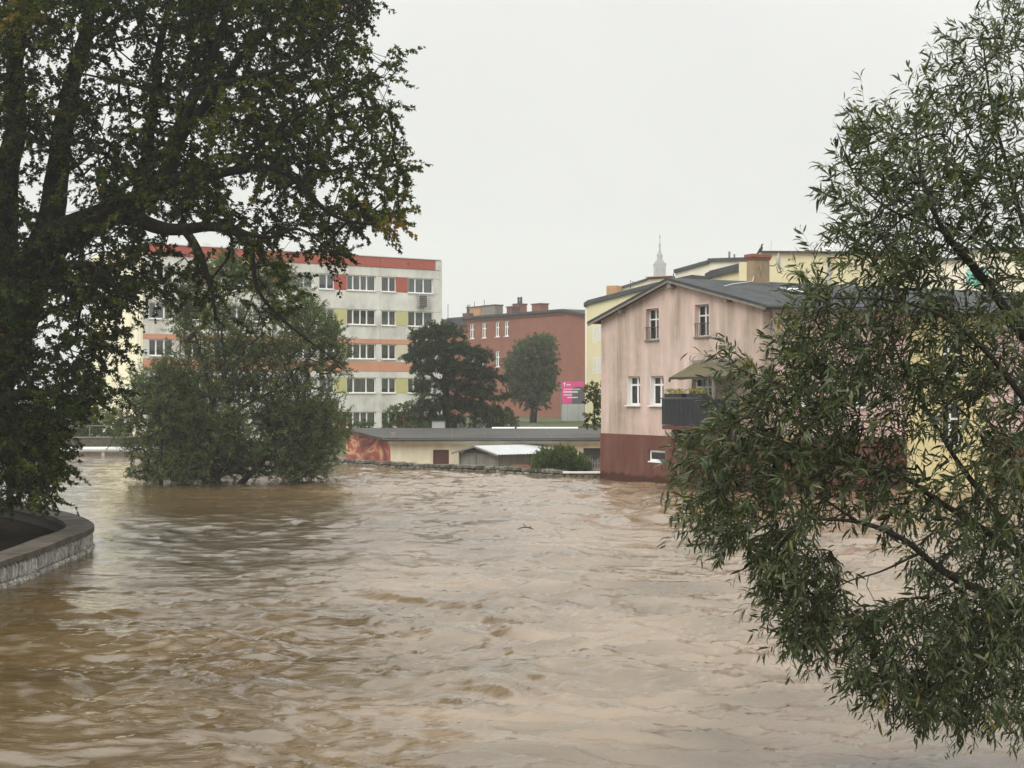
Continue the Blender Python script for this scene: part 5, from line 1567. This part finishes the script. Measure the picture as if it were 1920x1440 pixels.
bush('round_bush', 'dense round green bush overhanging the bank beside the plank shed', [(1000, 868), (1012, 848), (1040, 842), (1075, 846), (1098, 862), (1105, 880), (1085, 893), (1040, 898), (1008, 893)], 900, 75.5, 1.1, M['shrub'], 0.10, 26)
bush('laurel_shrub', 'leafy shrub at the grey block foot left of the conifer', [(718, 790), (735, 765), (765, 757), (785, 770), (790, 800), (770, 808), (720, 806)], 200, 104, 1.2, M['shrub'], 0.16)
bush('dark_shrub', 'broad dark shrub under the conifer behind the garage roof', [(880, 800), (890, 770), (920, 760), (950, 768), (970, 785), (972, 804), (890, 808)], 230, 103, 1.5, M['lime'], 0.16)
bush('low_shrub', 'low yellow-green shrub on the garage roof edge beside the box unit', [(745, 806), (760, 797), (800, 797), (812, 803), (800, 810), (750, 810)], 60, 97, 0.6, M['shrub'], 0.13)
bush('mural_shrub', 'straggly shrub in front of the painted garage end', [(655, 800), (680, 790), (700, 800), (690, 812), (660, 812)], 60, 95, 0.8, M['shrub'], 0.13)
bush('sapling', 'spindly sapling between the flooded willow and painted garage wall', [(612, 800), (625, 760), (650, 770), (655, 810), (640, 850), (615, 850)], 110, 88, 0.8, M['midwillow'], 0.14)
bush('bank_shrub', 'dark shrub on the far left bank above the pale pipe', [(130, 830), (140, 780), (180, 768), (215, 780), (240, 800), (240, 832)], 520, 107, 1.5, M['shrub'], 0.18)
bush('bank_shrub', 'tall dark shrub at the far left frame edge behind the pipe', [(-30, 830), (-20, 770), (60, 760), (130, 785), (140, 830)], 260, 108, 1.5, M['shrub'], 0.18)
bush('corner_tree', 'small broad-leaved tree squeezed against the pink house left wall', [(1112, 720), (1124, 714), (1130, 740), (1130, 800), (1105, 800), (1098, 785), (1118, 770), (1105, 755), (1100, 732)], 46, 84, 0.5, M['maple'], 0.26, 9, cat='tree', kind='lobed', lr=0.8, twig=0.3)
bush('corner_shrub', 'low shrub under the small tree by the pink house', [(1085, 815), (1092, 800), (1110, 795), (1128, 800), (1128, 820)], 40, 95, 0.5, M['shrub'], 0.12)

# balcony flower boxes
for k, (a0, lab) in enumerate(((7.95, 'left flower box of yellow-green plants on the balcony rail'), (9.7, 'right flower box of yellow plants on the balcony rail'))):
    fb = empty('flower_box', ph.matrix_basis @ Vector((a0, -1.25, 3.99)), R(-63.998))
    tag(fb, lab, 'flower box', 'flower boxes on the balcony')
    MB().box(0, 1.4, -0.12, 0.12, 0, 0.16).build('box', M['anthracite'], fb)
    m_ = 260
    pos = np.stack([NR.uniform(0.02, 1.38, m_), NR.uniform(-.14, .12, m_), NR.uniform(0.12, 0.34, m_)], 1)
    d = unit(NR.normal(0, 0.6, (m_, 3)) + np.array([[0, -0.2, 0.8]]))
    nm = unit(NR.normal(0, 1, (m_, 3)))
    o = link('plants', leaf_mesh('plants', 'oval', pos, d, nm, NR.uniform(.06, .13, m_), NR.uniform(.03, .06, m_), np.clip(NR.normal(.5, .3, m_), 0, 1)), M['yellowplant'], fb)
    tag(o, kind='stuff')

# ------------------------------------------------------------------ rain haze
hz = MB().box(-920, 920, -95, 1260, -3.5, 132).build('haze', None)
tag(hz, kind='stuff')
hm = bpy.data.materials.new('rain_haze'); hm.use_nodes = True
hn = hm.node_tree.nodes; hn.clear()
ho = hn.new('ShaderNodeOutputMaterial'); hv = hn.new('ShaderNodeVolumePrincipled')
hv.inputs['Color'].default_value = (0.97, 0.98, 0.97, 1)
hv.inputs['Density'].default_value = 0.00055
hv.inputs['Anisotropy'].default_value = 0.3
hm.node_tree.links.new(hv.outputs[0], ho.inputs['Volume'])
hz.data.materials.append(hm)
